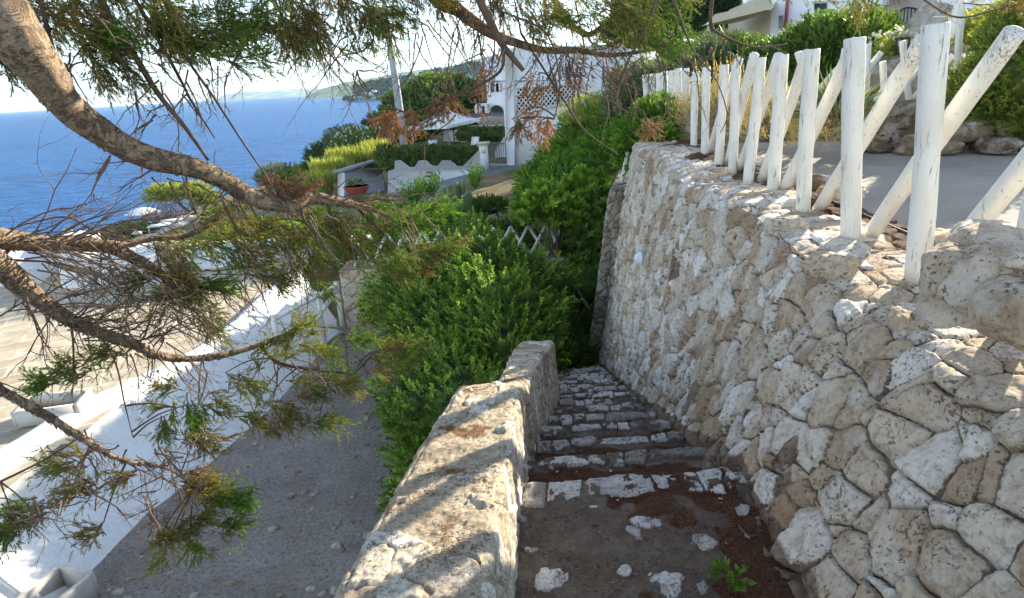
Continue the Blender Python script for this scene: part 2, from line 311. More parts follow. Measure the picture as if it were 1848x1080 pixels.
# ================================================================ path, terraces
def sheet(name,poly,z,mat,res=.12,amp=.01,label=None):
    poly=np.array(poly,float); x0,y0=poly.min(0); x1,y1=poly.max(0); X,Yy=np.meshgrid(np.arange(x0,x1+res,res),np.arange(y0,y1+res,res),indexing='ij')
    n,m_=X.shape; P=np.c_[X.ravel(),Yy.ravel(),np.full(X.size,z)]; P[:,2]+=amp*fbm(P,1.6,3,8)
    Q=grid(n,m_); c=P[Q].mean(1); ins=np.zeros(len(Q),bool); j=len(poly)-1
    for i in range(len(poly)):
        a,b=poly[i],poly[j]; ins^=((a[1]>c[:,1])!=(b[1]>c[:,1]))&(c[:,0]<(b[0]-a[0])*(c[:,1]-a[1])/(b[1]-a[1]+1e-12)+a[0]); j=i
    o=mesh(name,P,[Q[ins]],mat,smooth=True,loc=(0,0,z)); o['kind']='structure'; return o
def mat_path():
    t=NT('rough_concrete_path',.92,.15); n=t.noise(1.7,6,.65); c=t.ramp(n,[(.3,C((158,146,136))),(.7,C((200,188,176)))])
    c=t.mix(t.ramp(t.noise(22,6,.85),[(.38,.8),(.52,0.)]),c,C((104,94,88))); c=t.mix(t.ramp(t.noise(4,5,.7),[(.55,0.),(.7,.35)]),c,C((120,92,70))); c=t.mix(t.ramp(t.noise(70,4,.7),[(.6,0.),(.72,.6)]),c,C((176,168,158)))
    t.color(c); t.bump(t.noise(16,8,.8),1.,.06); return t.m
M['path']=mat_path()
sheet('path',[(-5.2,1),(-4.9,5.3),(-4.6,6.8),(-4.3,8.2),(-4.0,10.5),(-3.9,13.2),(-3.2,15.5),(1.6,15.5),(1.6,9.),(-.35,9),(-.35,1)],-3,M['path'],.1,.015)
# embedded pebbles/stones in the path
def boulder(mb,c,r,seed,sq=(1,1,.6),a=None,rz=0,n=14,rough=.35,flat=.0):
    ph=np.linspace(0,np.pi,n); th=np.linspace(0,2*np.pi,n*2,endpoint=False); P,T=np.meshgrid(ph,th,indexing='ij')
    D=np.stack([np.sin(P)*np.cos(T),np.sin(P)*np.sin(T),np.cos(P)],-1).reshape(-1,3)
    D=np.sign(D)*np.abs(D)**.75; s=r*(1+rough*fbm(D+seed*7.7,1.3,2,seed)+.25*rough*fbm(D+seed*3.1,5,3,seed+1)); V=D*s[:,None]*np.array(sq)
    C_,S_=math.cos(rz),math.sin(rz); V=np.stack([V[:,0]*C_-V[:,1]*S_,V[:,0]*S_+V[:,1]*C_,V[:,2]],1)+np.array(c,float)
    k=2*n; i=np.arange(n-1)[:,None]*k; j=np.arange(k)[None]; Q=np.stack([i+j,i+k+j,i+k+(j+1)%k,i+(j+1)%k],-1).reshape(-1,4)
    mb.add(V,Q,a=R.random() if a is None else a)
SX=lambda V:{'stone':np.ones(len(V)),'litter':np.zeros(len(V))}
mb=MB()
for k in range(900):
    x=R.uniform(-4.6,-.5); y=3+9.5*R.random()**1.2
    if x<-4.5+.1*(y-5): continue
    r=.012+.055*R.random()**3; boulder(mb,(x,y,-3.0-.003),r,k,(1,.75,.45),rz=R.uniform(0,3),n=7)
o=mb.build('path_stones',M['oldstone'],None,True,extra=SX); tag(o,'pale pebbles set in the grey rough path below the parapet','stones',None,'stuff')
# driveway in front of the hedge wall and terrace for the far garden
def mat_drive():
    return simple('grey_concrete',C((150,150,152)),.9,.12,2,.3)
M['drive']=mat_drive()
def slab(name,pts,mat,th=.12):
    pts=np.array(pts,float); n=len(pts); V=np.vstack([pts,pts-[0,0,th]]); Q=[[i,i+n,(i+1)%n+n,(i+1)%n] for i in range(n)]; T=[[0,i,i+1] for i in range(1,n-1)]
    o=mesh(name,V,[np.array(Q),np.array(T)],mat,loc=(0,0,0)); o['kind']='structure'; return o
slab('driveway',[Y(612,400,24),Y(760,380,24.5),Y(905,322,30.6),Y(985,298,32.3),Y(905,299,31.5),Y(700,351,28.3),Y(672,322,32),Y(612,318,33)],M['drive'],.5)
# paved seaside terrace on the left
def mat_pave():
    t=NT('stone_paving',.85,.2); n=t.n.new('ShaderNodeTexBrick'); mp=t.n.new('ShaderNodeMapping'); mp.inputs['Rotation'].default_value=(0,0,radians(-28)); t.lk(t.pos,mp.inputs[0])
    w=t.n.new('ShaderNodeVectorMath'); w.operation='ADD'; nn=t.n.new('ShaderNodeTexNoise'); nn.inputs['Scale'].default_value=1.2; t.lk(t.pos,nn.inputs[0]); sc=t.n.new('ShaderNodeVectorMath'); sc.operation='SCALE'; sc.inputs[3].default_value=.09; t.lk(nn.outputs[1],sc.inputs[0]); t.lk(mp.outputs[0],w.inputs[0]); t.lk(sc.outputs[0],w.inputs[1])
    t.lk(w.outputs[0],n.inputs[0]); n.inputs['Scale'].default_value=1.; n.inputs['Brick Width'].default_value=.85; n.inputs['Row Height'].default_value=.42; n.inputs['Mortar Size'].default_value=.012
    n.inputs['Color1'].default_value=C((176,160,134)); n.inputs['Color2'].default_value=C((206,192,166)); n.inputs['Mortar'].default_value=C((226,220,206))
    c=t.mix(t.ramp(t.noise(2.5,6,.75),[(.42,0.),(.65,.55)]),n.outputs[0],C((140,126,104))); t.color(c); t.bump(t.noise(14,6,.7),.5,.01); return t.m
M['pave']=mat_pave()
sheet('terrace_paving',[(-14.5,4),(-5.2,4),(-5.35,5.8),(-5.3,7.2),(-4.95,8.4),(-4.75,9.6),(-4.72,11.5),(-4.6,13.2),(-4.9,16.5),(-7.8,17.5),(-14.5,19)],-2.12,M['pave'],.12,.006)
# asphalt of the upper terrace
_ax=lambda y:1.74+.1*(y-2.59)
sheet('upper_terrace',[(_ax(.2)+.28,.2),(_ax(8.5)+.22,8.5),(4.6,7.6),(6.5,6.0),(12,5.4),(12,-1),(1.8,-1)],.70,M['asphalt'],.08,.012)
# ================================================================ big rubble retaining wall with its top
WB=lambda y:.78+.07*(y-1.6)           # foot of the wall
WT=lambda y:1.37+.062*(y-2.)          # top front edge
def zst(y):                            # stair surface
    k=np.clip(np.ceil((y-2.30)/.425),0,16); return -.165*k
def sline(y): return np.where(y<2.3,0,-.388*(y-2.3))
def build_wall():
    ny=560; ys_=.62*np.exp(np.linspace(0,math.log(8.9/.62),ny)); nv=300
    f=np.linspace(0,1,nv); V=np.zeros((ny,nv,3)); N=np.zeros((ny,nv,3)); St=np.zeros((ny,nv)); Tt=np.zeros((ny,nv)); TP=np.zeros((ny,nv))
    for i,y in enumerate(ys_):
        zb=float(sline(y))-.18; xb=WB(y)-.02; xt=WT(y)+.03*math.sin(y*2.1)+.02*math.sin(y*5.3); zt=.72+.03*math.sin(y*1.7+1)+.015*math.sin(y*4.4)
        L1=math.hypot(xt-xb,zt-zb); L2=_ax(y)+.34-xt; L=L1+L2; s=f*L
        # finer sampling near the top
        s=L*(1-(1-f)**1.25) if y>3 else s
        a=np.clip(s/L1,0,1); x=xb+(xt-xb)*a; z=zb+(zt-zb)*a; k=s>L1; x[k]=xt+(s[k]-L1); z[k]=zt-(s[k]-L1)*.02
        cr_=np.exp(-((s-L1)/.05)**2); nx=-(zt-zb)/L1; nz=(xt-xb)/L1; w=ss(s-L1,-.04,.04)
        n=np.stack([nx*(1-w),0*w,nz*(1-w)+w],1); n/=np.linalg.norm(n,axis=1,keepdims=True)
        V[i,:,0]=x-n[:,0]*cr_*.03; V[i,:,1]=y; V[i,:,2]=z-n[:,2]*cr_*.03; N[i]=n; Tt[i]=s-L1; St[i]=y; TP[i]=w
    V=V.reshape(-1,3);N=N.reshape(-1,3);s=St.ravel();t=Tt.ravel();tp=TP.ravel()
    e,dx,dy,r=stones(s,t,.138,.115,5,.02,.95)
    m_=ss(e,.0012,.0065); rnd=1-np.exp(-np.maximum(e,0)/.0055)
    P=np.c_[s,t,0*s]
    h=m_*(.018+.026*r[0])*rnd+m_*(dx*(r[1]-.5)+dy*(r[2]-.5)-.35*np.abs(dx*(r[2]-.5)-dy*(r[0]-.5)))*.4*(e>0)+.016*fbm(P,11,3,2)*m_+.007*np.abs(fbm(P,24,3,14))*m_+.005*fbm(P,45,3,4)+.004*fbm(P,110,2,6)
    pits=ss(fbm(P,60,2,30),.25,.5)*ss(fbm(P,5,2,31),-.1,.3); h-=pits*.008*m_
    smear=ss(fbm(P,1.6,3,40)+.25*fbm(P,9,2,41),.52,.62)*(1-tp); deep=.0; h=h*(1-.75*smear)+smear*.018
    m_=m_*(1-.8*smear)
    seam=np.exp(-((t+.40+.03*(s-2)+.03*fbm(P,1.2,2,77))/.011)**2)*(s<9)*(1-tp); h=h*(1-.4*seam)+.01*seam; m_=m_*(1-.5*seam)    # long cement joint along the wall
    foot=ss(-(t)-( .72-0+.388*np.maximum(s-2.3,0)),-.16,-.10)*0
    h=h*(1-.55*tp)
    lit=tp*ss(fbm(P,3,3,50)+.9*ss(t,.25,.6)-.25,.1,.5)*.75
    V=V+N*(h)[:,None]
    # plastered skirt along the stairs
    zz=V[:,2]-sline(s); sk=ss(-zz+.04*fbm(P,3,2,88),-.08,-.02); 
    m_=m_*(1-sk)
    tone=np.clip(r[3]*.9+.05+.1*tp,0,1)
    o=mesh('stone_wall',V,[grid(ny,nv)],M['stone'],None,{'tone':tone,'stone':m_,'litter':lit},True,loc=(1.4,1,-.3))
    tag(o,'tall rough limestone rubble retaining wall on the right of the stairs, carrying the white lattice fence','wall')
    # far end return of the wall
    mb=MB(); y=8.88
    mb.add([(WB(y),y,-2.9),(_ax(y)+.34,y,-2.9),(_ax(y)+.34,y,.68),(WT(y)+.03,y,.68)],[[0,1,2,3]],a=.4)
    mb.build('wall_end',M['oldstone'],o,extra=SX)
    # big blocks set in the top at the near end
    mb=MB()
    for (u,v,y,r_,sq,sd_,a) in [(1752,520,1.83,.115,(.75,1.05,1.0),3,.45),(1822,452,1.86,.12,(1.15,1.,.5),4,.6),(1700,430,2.62,.07,(1.3,.9,.5),14,.5),(1640,590,2.12,.075,(.9,1.1,.8),9,.35),(1835,560,1.66,.09,(1,1.1,.9),6,.3),
        (1530,345,3.75,.07,(1.3,1,.7),11,.55),(1500,482,2.82,.085,(.9,1.3,.75),12,.4),(1420,412,3.45,.08,(.9,1.3,.75),15,.6),(1340,362,4.5,.09,(.9,1.4,.7),16,.5),(1275,325,5.7,.09,(.9,1.4,.7),17,.5),(1790,420,2.15,.09,(1.3,1.,.45),21,.7)]:
        c=Y(u,v,y); boulder(mb,c,r_,sd_,sq,a,rz=.3*sd_,n=34,rough=.45)
    o2=mb.build('coping_stones',M['stone'],o,True,extra=SX)
    return o
WALL=build_wall()
# globe bulkhead lamp on the wall
def lamp():
    c=Y(1163,467,5.3); d=ray(1163,467); 
    # slide to the wall face
    for y in np.linspace(4,8.5,200):
        p=Y(1163,467,y); fx=WB(y)+(WT(y)-WB(y))*(p[2]-sline(y))/(.72-sline(y))
        if p[0]<=fx: c=p
    c=c+np.array([-.03,0,0]); t=thing('wall_lamp','small round white bulkhead lamp fixed on the shaded rubble wall above the stairs','lamp',c)
    mb=MB(); th=np.linspace(0,math.pi/2,8); 
    prof=[(.075,0),(.075,.02),(.066,.022),(.064,.04),(.052,.062),(.03,.075),(.0,.078)]
    P=[c+np.array([-x,0,0]) for r_,x in prof]; mb.tube(P,[max(r_,.001) for r_,x in prof],20,True); 
    mb.build('lamp_glass',simple('white_lamp_glass',C((232,234,238)),.25,.03),t,True)
    mb=MB(); mb.tube([c+np.array([.05,0,0]),c+np.array([.0,0,0])],[.085,.085],20); mb.build('lamp_base',simple('grey_plastic',C((150,152,156)),.5,.05),t)
    mb=MB()
    for dz in (-.03,0.,.03): mb.tube([c+np.array([-.082+.9*abs(dz),y_,dz]) for y_ in np.linspace(-.06,.06,7)],.004,5)
    mb.build('lamp_guard',simple('lamp_guard_white',C((205,208,214)),.5,.05),t)
lamp()
# ================================================================ stairs
def build_stairs():
    prof=[]; 
    for y in np.linspace(.5,2.27,190): prof.append((y,0.,0))
    for k in range(16):
        yk=2.30+.425*k; zk=-.165*k; n=max(6,int(60/(1+k*.35))); nr=max(5,int(22/(1+k*.25)))
        prof.append((yk-.012,zk-.0,1)); prof.append((yk,zk-.012,1))
        for f in np.linspace(.1,1,nr): prof.append((yk-.005+0*f,zk-.165*f,2))
        for f in np.linspace(.03,.96,n): prof.append((yk+.425*f,zk-.165,0))
    prof=np.array(prof); nx=150; n=len(prof)
    sdist=np.r_[0,np.cumsum(np.hypot(np.diff(prof[:,0]),np.diff(prof[:,1])))]
    fx=np.linspace(0,1,nx); Yp=prof[:,0]; xl=-.22+.1*(Yp-1.6); xr=WB(Yp)+.12
    X=xl[:,None]+(xr-xl)[:,None]*fx; YY=np.repeat(Yp[:,None],nx,1); ZZ=np.repeat(prof[:,1][:,None],nx,1); Sd=np.repeat(sdist[:,None],nx,1)
    P=np.c_[X.ravel(),YY.ravel(),ZZ.ravel()]; kk=np.clip(np.round((P[:,1]-2.30+.10)/.425-.0),0,30)
    yrel=P[:,1]-2.30-.425*np.floor((P[:,1]-2.30+.001)/.425); yto=np.where(P[:,1]<2.299,2.3-P[:,1],.425-yrel)   # distance to next nosing
    step=np.where(P[:,1]<2.299,0,np.floor((P[:,1]-2.299)/.425)+1).astype(int)
    ris=np.repeat((prof[:,2]>0)[:,None],nx,1).ravel()
    stp=np.where(ris,np.round((P[:,1]-2.30)/.425).astype(int),step); yto=np.where(ris,0,yto)
    # nosing blocks: cells across the width
    q=np.c_[P[:,0]*1.,yto*1.+Sd.ravel()*0,stp*9.]; wob=.045*fbm(q,7,4,3); z0=0*stp
    cw=.15; gx_=(P[:,0]+wob)/cw+stp*.37+.55*np.sin(P[:,0]*9+stp*2.3); ci=np.floor(gx_).astype(np.int64); off=.35*(h3(ci,stp,z0,4)-.5); fxx=gx_-ci; eb=np.minimum(fxx+off*0,1-fxx)*cw
    depth=.075+.045*h3(ci,stp,z0,7)+.05*(P[:,1]<2.31); nos=ss(depth-yto+wob,0,.012)*ss(eb,.003,.012)*(yto<.25)
    hz=nos*(.006+.02*h3(ci,stp,z0,9))+.008*fbm(P,18,3,5)+.006*fbm(P,55,3,7)+.012*fbm(P,5,2,96)
    nos=nos*ss(fbm(P,14,4,9)+.5*fbm(P,45,3,12)+.30+.3*fbm(P,3,2,10),-.02,.16)*(.55+.45*(h3(ci,stp,z0,15)>.18))
    # stones set in the landing
    e,dx,dy,r=stones(P[:,0]+.3,P[:,1],.17,.18,19,.06,.4)
    rad=np.hypot(dx*(1+.5*(r[1]-.5)),dy); big=ss(.018+.05*r[0]-rad+.022*fbm(P,18,3,3),0,.008)*(r[2]>.3)*(.5+.5*ss(fbm(P,28,3,14),-.35,0))*(P[:,1]<2.12); ld=(P[:,1]<2.3)
    hz+=big*(.008+.008*r[3])*ld
    small=0*(step>0)*ss(.05*r[0]+.03-rad,0,.01)*(r[2]>.5); hz+=small*.006
    mask=np.maximum(np.maximum(nos,big*ld*.95),small*.7)
    back=np.where(stp>0,ss(yto-.11+.05*fbm(P,7,3,91),-.02,.03)*(~ris),0)
    lit=np.clip(.08+.62*back+.45*fbm(P,2.6,4,21)+.35*fbm(P,12,3,23),0,1); lit=np.where(ld,ss(fbm(P,2.2,4,25)+.5*fbm(P,8,3,26)+.42*ss((fx[None]+0*X).ravel()+.12*fbm(P,9,3,95),.55,1.)+.25*ss(1.6-P[:,1],0,.4)*(P[:,0]>.1),.18,.42)*.9,lit)
    lit*=(1-.85*nos*(fbm(P,9,3,28)>-.3)); lit*=(1-.9*big*ld); lit*=np.where(stp>7,.7,1.)
    nrm=np.zeros_like(P); nrm[:,2]=1; nrm[ris,1]=1.; nrm[ris,2]=.2
    P=P+nrm*hz[:,None]+np.c_[0*z0,np.where(ris,.014*fbm(P,7,2,31),.0),-.012*(1-nos)*(yto<.2)*(stp>=0)*0]
    o=mesh('stone_stairs',P,[grid(n,nx)],M['step'],None,{'tone':np.clip(.05+.95*np.where(big>.3,r[3],h3(ci,stp,z0,13)),0,1),'stone':mask,'litter':lit},False,loc=(0,0,0)); o['kind']='structure'
    for p in o.data.polygons: pass
    o.data.polygons.foreach_set('use_smooth',np.ones(len(o.data.polygons),bool))
build_stairs()
# needle litter lying on landing, steps and parapet
def needles():
    V=[];Q=[];n=0
    def put(x,y,z,c=1):
        nonlocal n
        for _ in range(c):
            a=R.uniform(0,2*np.pi); L=R.uniform(.006,.018); w=.0011; d=np.array([math.cos(a),math.sin(a),R.uniform(-.15,.3)])*L; s=np.array([-math.sin(a),math.cos(a),0])*w; p=np.array([x+R.normal()*.02,y+R.normal()*.02,z+.003+R.random()*.004])
            V.extend([p-s,p+s,p+d+s*.6,p+d-s*.6]); Q.append([n,n+1,n+2,n+3]); n+=4
    for _ in range(900):
        x=R.uniform(-.1,.8); y=R.uniform(.9,2.1); q=fbm([[x,y,0]],2.2,4,25)[0]
        if q>.0 or R.random()<.08: put(x,y,.008,8)
    for _ in range(900):
        k=int(R.integers(1,7)); y=2.3+.425*(k-1)+.02+.2*R.random()**1.5; x=R.uniform(.02+.1*(y-2.3),WB(y)-.02); put(x,y,-.165*k+.006,6)
    for _ in range(500):
        y=R.uniform(1.3,7.5); x=_ax(y)+R.uniform(.1,.34); put(x,y,.73,6)
    for _ in range(260):
        y=R.uniform(1.6,5); x=R.uniform(WT(y)+.08,_ax(y)); 
        if fbm([[x,y,0]],3,3,50)[0]>0: put(x,y,.735,6)
    for _ in range(330):
        y=R.uniform(1.15,2.7); f=R.random(); x=-.42+f*.34+.07*(y-1.2)+(y-1.2)*.0; 
        if fbm([[x,y,0]],5,3,61)[0]>.02: put(x,y,.505-.2*(y-1.2)+.01,7)
    for _ in range(520):
        y=R.uniform(3.5,11); x=-4.55+.1*max(0,y-5)+abs(R.normal())*.22+.1
        put(x,y,-2.99,5)
    for _ in range(260):
        put(R.uniform(-4.3,-.6),R.uniform(3.5,9),-2.985,5)
    o=mesh('needle_litter',V,[np.array(Q)],simple('dry_needles',C((118,74,46)),.9,.4,60),None,None,False,loc=(0,0,0)); tag(o,'reddish brown dry needles strewn on the landing, steps and wall tops','needles',None,'stuff')
needles()
def debris():
    mb=MB()
    for k in range(110):
        if k%3==1: x,y,z=R.uniform(-.1,.8),R.uniform(1.,2.25),.004
        else:
            j=int(R.integers(1,8)); y=2.3+.425*(j-1)+R.uniform(.03,.4); x=R.uniform(.05+.1*(y-2.3),WB(y)-.03); z=-.165*j+.004
        boulder(mb,(x,y,z),R.uniform(.002,.009),k,(1.4,.8,.4),rz=k,n=5)
    for k in range(50):
        y=R.uniform(1.2,2.85); x=-.42+R.random()*.34+.07*(y-1.2); boulder(mb,(x,y,.505-.2*(y-1.2)),R.uniform(.003,.009),k+400,(1,.8,.6),rz=k,n=5)
    o=mb.build('grit',M['capstone'],None,True,extra=SX); tag(o,'small stone chips and grit scattered on landing, steps and parapet top','grit',None,'stuff')
debris()
# ================================================================ parapet on the left of the stairs
def build_parapet():
    # stations: near segment (gentle fall), knee, far segment (steep fall)
    st=[(.75,-.52,-.17,.59),(1.18,-.45,-.11,.50),(1.9,-.39,-.06,.37),(2.88,-.30,.015,.18),(2.92,-.295,.02,.17),(2.95,-.11,.035,.13),(3.6,-.08,.11,-.07),(5,.03,.32,-.50),(6.9,.15,.45,-1.31),(7.35,.18,.48,-1.50)]
    st=np.array(st); ys_=.75*np.exp(np.linspace(0,math.log(7.4/.75),430)); ys_[-1]=7.4
    xl=np.interp(ys_,st[:,0],st[:,1]); xr=np.interp(ys_,st[:,0],st[:,2]); zt=np.interp(ys_,st[:,0],st[:,3]); nv=240; V=np.zeros((len(ys_),nv,3)); N=V.copy(); Tt=np.zeros((len(ys_),nv)); TP=Tt.copy()
    for i,y in enumerate(ys_):
        zb=min(float(sline(y)),0)-.2; ho=min(1.2,zt[i]+3.05); hi=zt[i]-zb; Lt=xr[i]-xl[i]; s=np.concatenate([np.linspace(-ho,0,60,endpoint=False),np.linspace(0,Lt,100,endpoint=False),np.linspace(Lt,Lt+hi,80)])
        x=np.clip(s,0,Lt)+xl[i]; z=zt[i]+np.where(s<0,s,np.where(s>Lt,Lt-s,0)); lean=np.where(s>Lt,(s-Lt)*.05,0)+np.where(s<0,s*.08,0); x=x+lean
        wl=ss(s,-.02,.015); wr=ss(s,Lt-.012,Lt+.015); n=np.stack([-(1-wl)+wr,0*s,wl*(1-wr)],1); n/=np.maximum(np.linalg.norm(n,axis=1,keepdims=True),1e-6)
        cr_=.6*np.exp(-(s/.02)**2)+.5*np.exp(-((s-Lt)/.012)**2)
        z=z-cr_*.022; x=x+np.where(s<Lt/2,1,-1)*cr_*.015; V[i,:,0]=x; V[i,:,1]=y; V[i,:,2]=z; N[i]=n; Tt[i]=s; TP[i]=wl*(1-wr)
    far=np.repeat(ys_[:,None],nv,1).ravel(); V=V.reshape(-1,3);N=N.reshape(-1,3);t=Tt.ravel();tp=TP.ravel(); P=np.c_[far,t,0*t]
    e,dx,dy,r=stones(far,t,.11,.10,33,.05,.5); face=1-tp
    sel=(r[0]>.62); m1=ss(e,.0,.008)*sel; 
    e2,dx2,dy2,r2=stones(far,t,.16,.12,44,.03,.3); m2=ss(e2,.001,.012)
    mask=tp*m1+face*m2*ss(fbm(P,3,3,71),-.35,.15)*.8
    h=tp*(m1*(.006+.01*r[1])+.007*fbm(P,22,3,4)+.007*fbm(P,60,3,5)+.003*fbm(P,4,2,6))+face*(m2*.012*(1-np.exp(-e2/.01))+.008*fbm(P,9,3,7)+.006*fbm(P,40,2,8))
    V=V+N*h[:,None]; V[:,0]+=.02*fbm(np.c_[far,0*far,0*far],2.2,3,9)*ss(-t,-.2,.1)
    lit=tp*ss(fbm(np.c_[V[:,0],far,0*far],5,3,61)+.5*fbm(P,25,3,62),.12,.6)*.65
    o=mesh('parapet_wall',V,[grid(len(ys_),nv)],M['capstone'],None,{'tone':np.where(tp>.5,r[3],r2[3])*.9,'stone':mask,'litter':lit},True,loc=(-.2,1.2,-3))
    tag(o,'low stone parapet wall left of the stairs with fence shadows across its sunlit top','wall')
    # mass of the wall below and end cap
    mb=MB(); e_=0
    P8=[]
    for y in (.75,2.9,5,7.38):
        xl_=np.interp(y,st[:,0],st[:,1]); xr_=np.interp(y,st[:,0],st[:,2]); z_=np.interp(y,st[:,0],st[:,3]); P8+= [(xl_-.06,y,-3.1),(xr_-.03,y,-3.1),(xr_-.03,y,min(z_-.1,float(sline(y))-.15)),(xl_-.06,y,max(min(z_-1.1,z_-.1),-3.05))]
    Q=[]
    for k in range(3):
        for j in range(4): Q.append([k*4+j,k*4+(j+1)%4,(k+1)*4+(j+1)%4,(k+1)*4+j])
    Q+= [[0,1,2,3],[15,14,13,12]]; mb.add(P8,Q,a=.4)
    mb.add([(.16,7.39,-3.1),(.49,7.39,-3.1),(.48,7.39,-1.52),(.17,7.39,-1.52)],[[0,1,2,3]],a=.3)
    mb.build('wall_base',M['oldstone'],o,extra=SX)
build_parapet()
# generic rubble face on a quad (p00 bottom-left, p10 bottom-right, p01 top-left, p11 top-right seen from the front)
def rubble_quad(p00,p10,p01,p11,res,cx,cy,seed,depth=.03,white=.4):
    p00,p10,p01,p11=[np.array(p,float) for p in(p00,p10,p01,p11)]
    W_=max(np.linalg.norm(p10-p00),np.linalg.norm(p11-p01)); Hh=max(np.linalg.norm(p01-p00),np.linalg.norm(p11-p10)); a=int(max(4,W_/res)); b=int(max(4,Hh/res)); A,B=np.meshgrid(np.linspace(0,1,a),np.linspace(0,1,b),indexing='ij')
    V=(p00*((1-A)*(1-B))[...,None]+p10*(A*(1-B))[...,None]+p01*((1-A)*B)[...,None]+p11*(A*B)[...,None]).reshape(-1,3)
    n=np.cross(p10-p00,p01-p00); n/=np.linalg.norm(n); e,dx,dy,r=stones(A.ravel()*W_,B.ravel()*Hh,cx,cy,seed,.03); m_=ss(e,.001,.014); P=np.c_[A.ravel()*W_,B.ravel()*Hh,0*A.ravel()]
    edge=np.minimum(np.minimum(A,1-A),np.minimum(B,1-B)).ravel(); h=(m_*depth*.6*(1-np.exp(-e/.015))+.01*fbm(P,12,3,2))*ss(edge,0,.02)
    return V+n*h[:,None],grid(a,b),r[3],m_
def rubble_block(name,mat,faces,parent=None,res=.02,cx=.2,cy=.16,seed=1,label=None,cat=None,loc=None,group=None,flat=(),flatz=.5):
    Vs=[];Qs=[];T=[];Sm=[];n=0
    for k,f in enumerate(faces):
        V,Q,t,s=rubble_quad(*f,res,cx,cy,seed+k); 
        if k in flat: s=s*.0
        Vs.append(V);Qs.append(Q+n);T.append(t);Sm.append(s);n+=len(V)
    V=np.vstack(Vs); o=mesh(name,V,[np.vstack(Qs)],mat,parent,{'tone':np.concatenate(T),'stone':np.concatenate(Sm),'litter':np.zeros(n)},True,loc)
    if label: tag(o,label,cat,group)
    return o
# stone pier leaning against the end of the big wall
d0=9.0
fl,fr,tl,tr=Y(1053,600,d0),Y(1112,640,d0),Y(1100,345,d0),Y(1146,338,d0); bk=np.array([.55,2.2,0])
fl[2]-=.9; fr[2]-=.6
rubble_block('stone_pier',M['oldstone'],[(fl,fr,tl,tr),(fl+bk,fl,tl+bk,tl),(tl,tr,tl+bk,tr+bk)],None,.018,.19,.09,70,'weathered grey stone pier with a sloping edge at the foot of the stairs','wall pier')
# cross wall at the end of the path, with a flat pale top
a0,a1=Y(636,600,12.3),Y(1062,560,12.3); zb=-3.1; zt_=-1.72
A0=np.array([-3.35,12.1,zb]);A1=np.array([1.5,12.1,zb]);A0t=np.array([-3.35,12.1,zt_]);A1t=np.array([1.5,12.1,zt_]); bk=np.array([0,.75,0])
CW=rubble_block('cross_wall',M['lightstone'],[(A0,A1,A0t,A1t),(A0t,A1t,A0t+bk,A1t+bk),(A0+bk,A0,A0t+bk,A0t)],None,.02,.24,.17,90,'long pale stone block wall closing the path beyond the dense green bush, lattice on its top','wall',flat=(1,))
# ================================================================ white battered wall of the lower terrace
def white_wall():
    base=np.array([(-4.75,2.6),(-4.6,4.6),(-4.55,5.5),(-4.45,6.4),(-4.15,7.4),(-3.85,8.8),(-3.68,10.5),(-3.6,11.8),(-3.55,12.4)]); top=np.array([(-5.7,2.6),(-5.75,4.6),(-5.72,6.2),(-5.55,7.4),(-5.1,8.1),(-4.7,9.1),(-4.58,10.5),(-4.62,11.9),(-4.5,13.3)])
    n=160; t=np.linspace(0,1,len(base)); tt=np.linspace(0,1,n); B=np.c_[np.interp(tt,t,base[:,0]),np.interp(tt,t,base[:,1])]; T=np.c_[np.interp(tt,t,top[:,0]),np.interp(tt,t,top[:,1])]
    def sm(A): 
        for _ in range(12): A[1:-1]=(A[:-2]+2*A[1:-1]+A[2:])/4
        return A
    B=sm(B);T=sm(T); prof=[(0,-3.1,0)]+[(f,-3.02+1.02*f,0) for f in np.linspace(0,1,34)]+[(1,-2.0,.03),(1,-2.0,.12),(1,-2.0,.2),(1,-2.03,.22),(1,-2.2,.22)]
    V=np.zeros((n,len(prof),3)); D=(T-B); D/=np.linalg.norm(D,axis=1,keepdims=True)
    for j,(f,z,o_) in enumerate(prof): V[:,j,:2]=B+(T-B)*f+D*o_; V[:,j,2]=z
    V=V.reshape(-1,3); V[:,2]+=.018*fbm(V,2.5,3,4)+.006*fbm(V,12,2,5)
    o=mesh('white_wall',V,[grid(n,len(prof))[:, ::-1]],M['white'],None,{'tone':np.zeros(len(V))},True,loc=(-4.5,8,-3)); tag(o,'long curved whitewashed sloping wall between the grey path and the paved terrace','wall')
    return B,T
WBs,WTs=white_wall()
def on_slope(y_,f):                      # point on the sloping white face
    i=np.argmin(abs(WBs[:,1]-y_)); p=WBs[i]+(WTs[i]-WBs[i])*f; return np.array([p[0],p[1],-3.02+1.02*f]),i
def rib(y_,f0,f1,label):
    p,i=on_slope(y_,f0); q,_=on_slope(y_,f1); mb=MB(); nrm=np.array([.7,0,.7]); d=q-p; L=np.linalg.norm(d); d/=L; s=np.cross(d,[0,0,1]); s/=np.linalg.norm(s)
    up_=np.cross(s,d); up_*=np.sign(up_[2]); a=.045
    P=[p-s*a,p+s*a,q+s*a,q-s*a]; V=P+[x+up_*.06 for x in P[:2]]+[x+up_*.06 for x in P[2:]]
    mb.add(V,[[0,1,5,4],[1,2,6,5],[2,3,7,6],[3,0,4,7],[4,5,6,7]])
    o=mb.build('drain_rib',M['white'],None); tag(o,label,'drain','drain ribs on the white sloping wall')
rib(7.0,.25,.85,'short raised drain rib on the white sloping wall, the farther one'); rib(4.9,.1,.95,'long raised drain rib on the white sloping wall behind the brown juniper sprays')
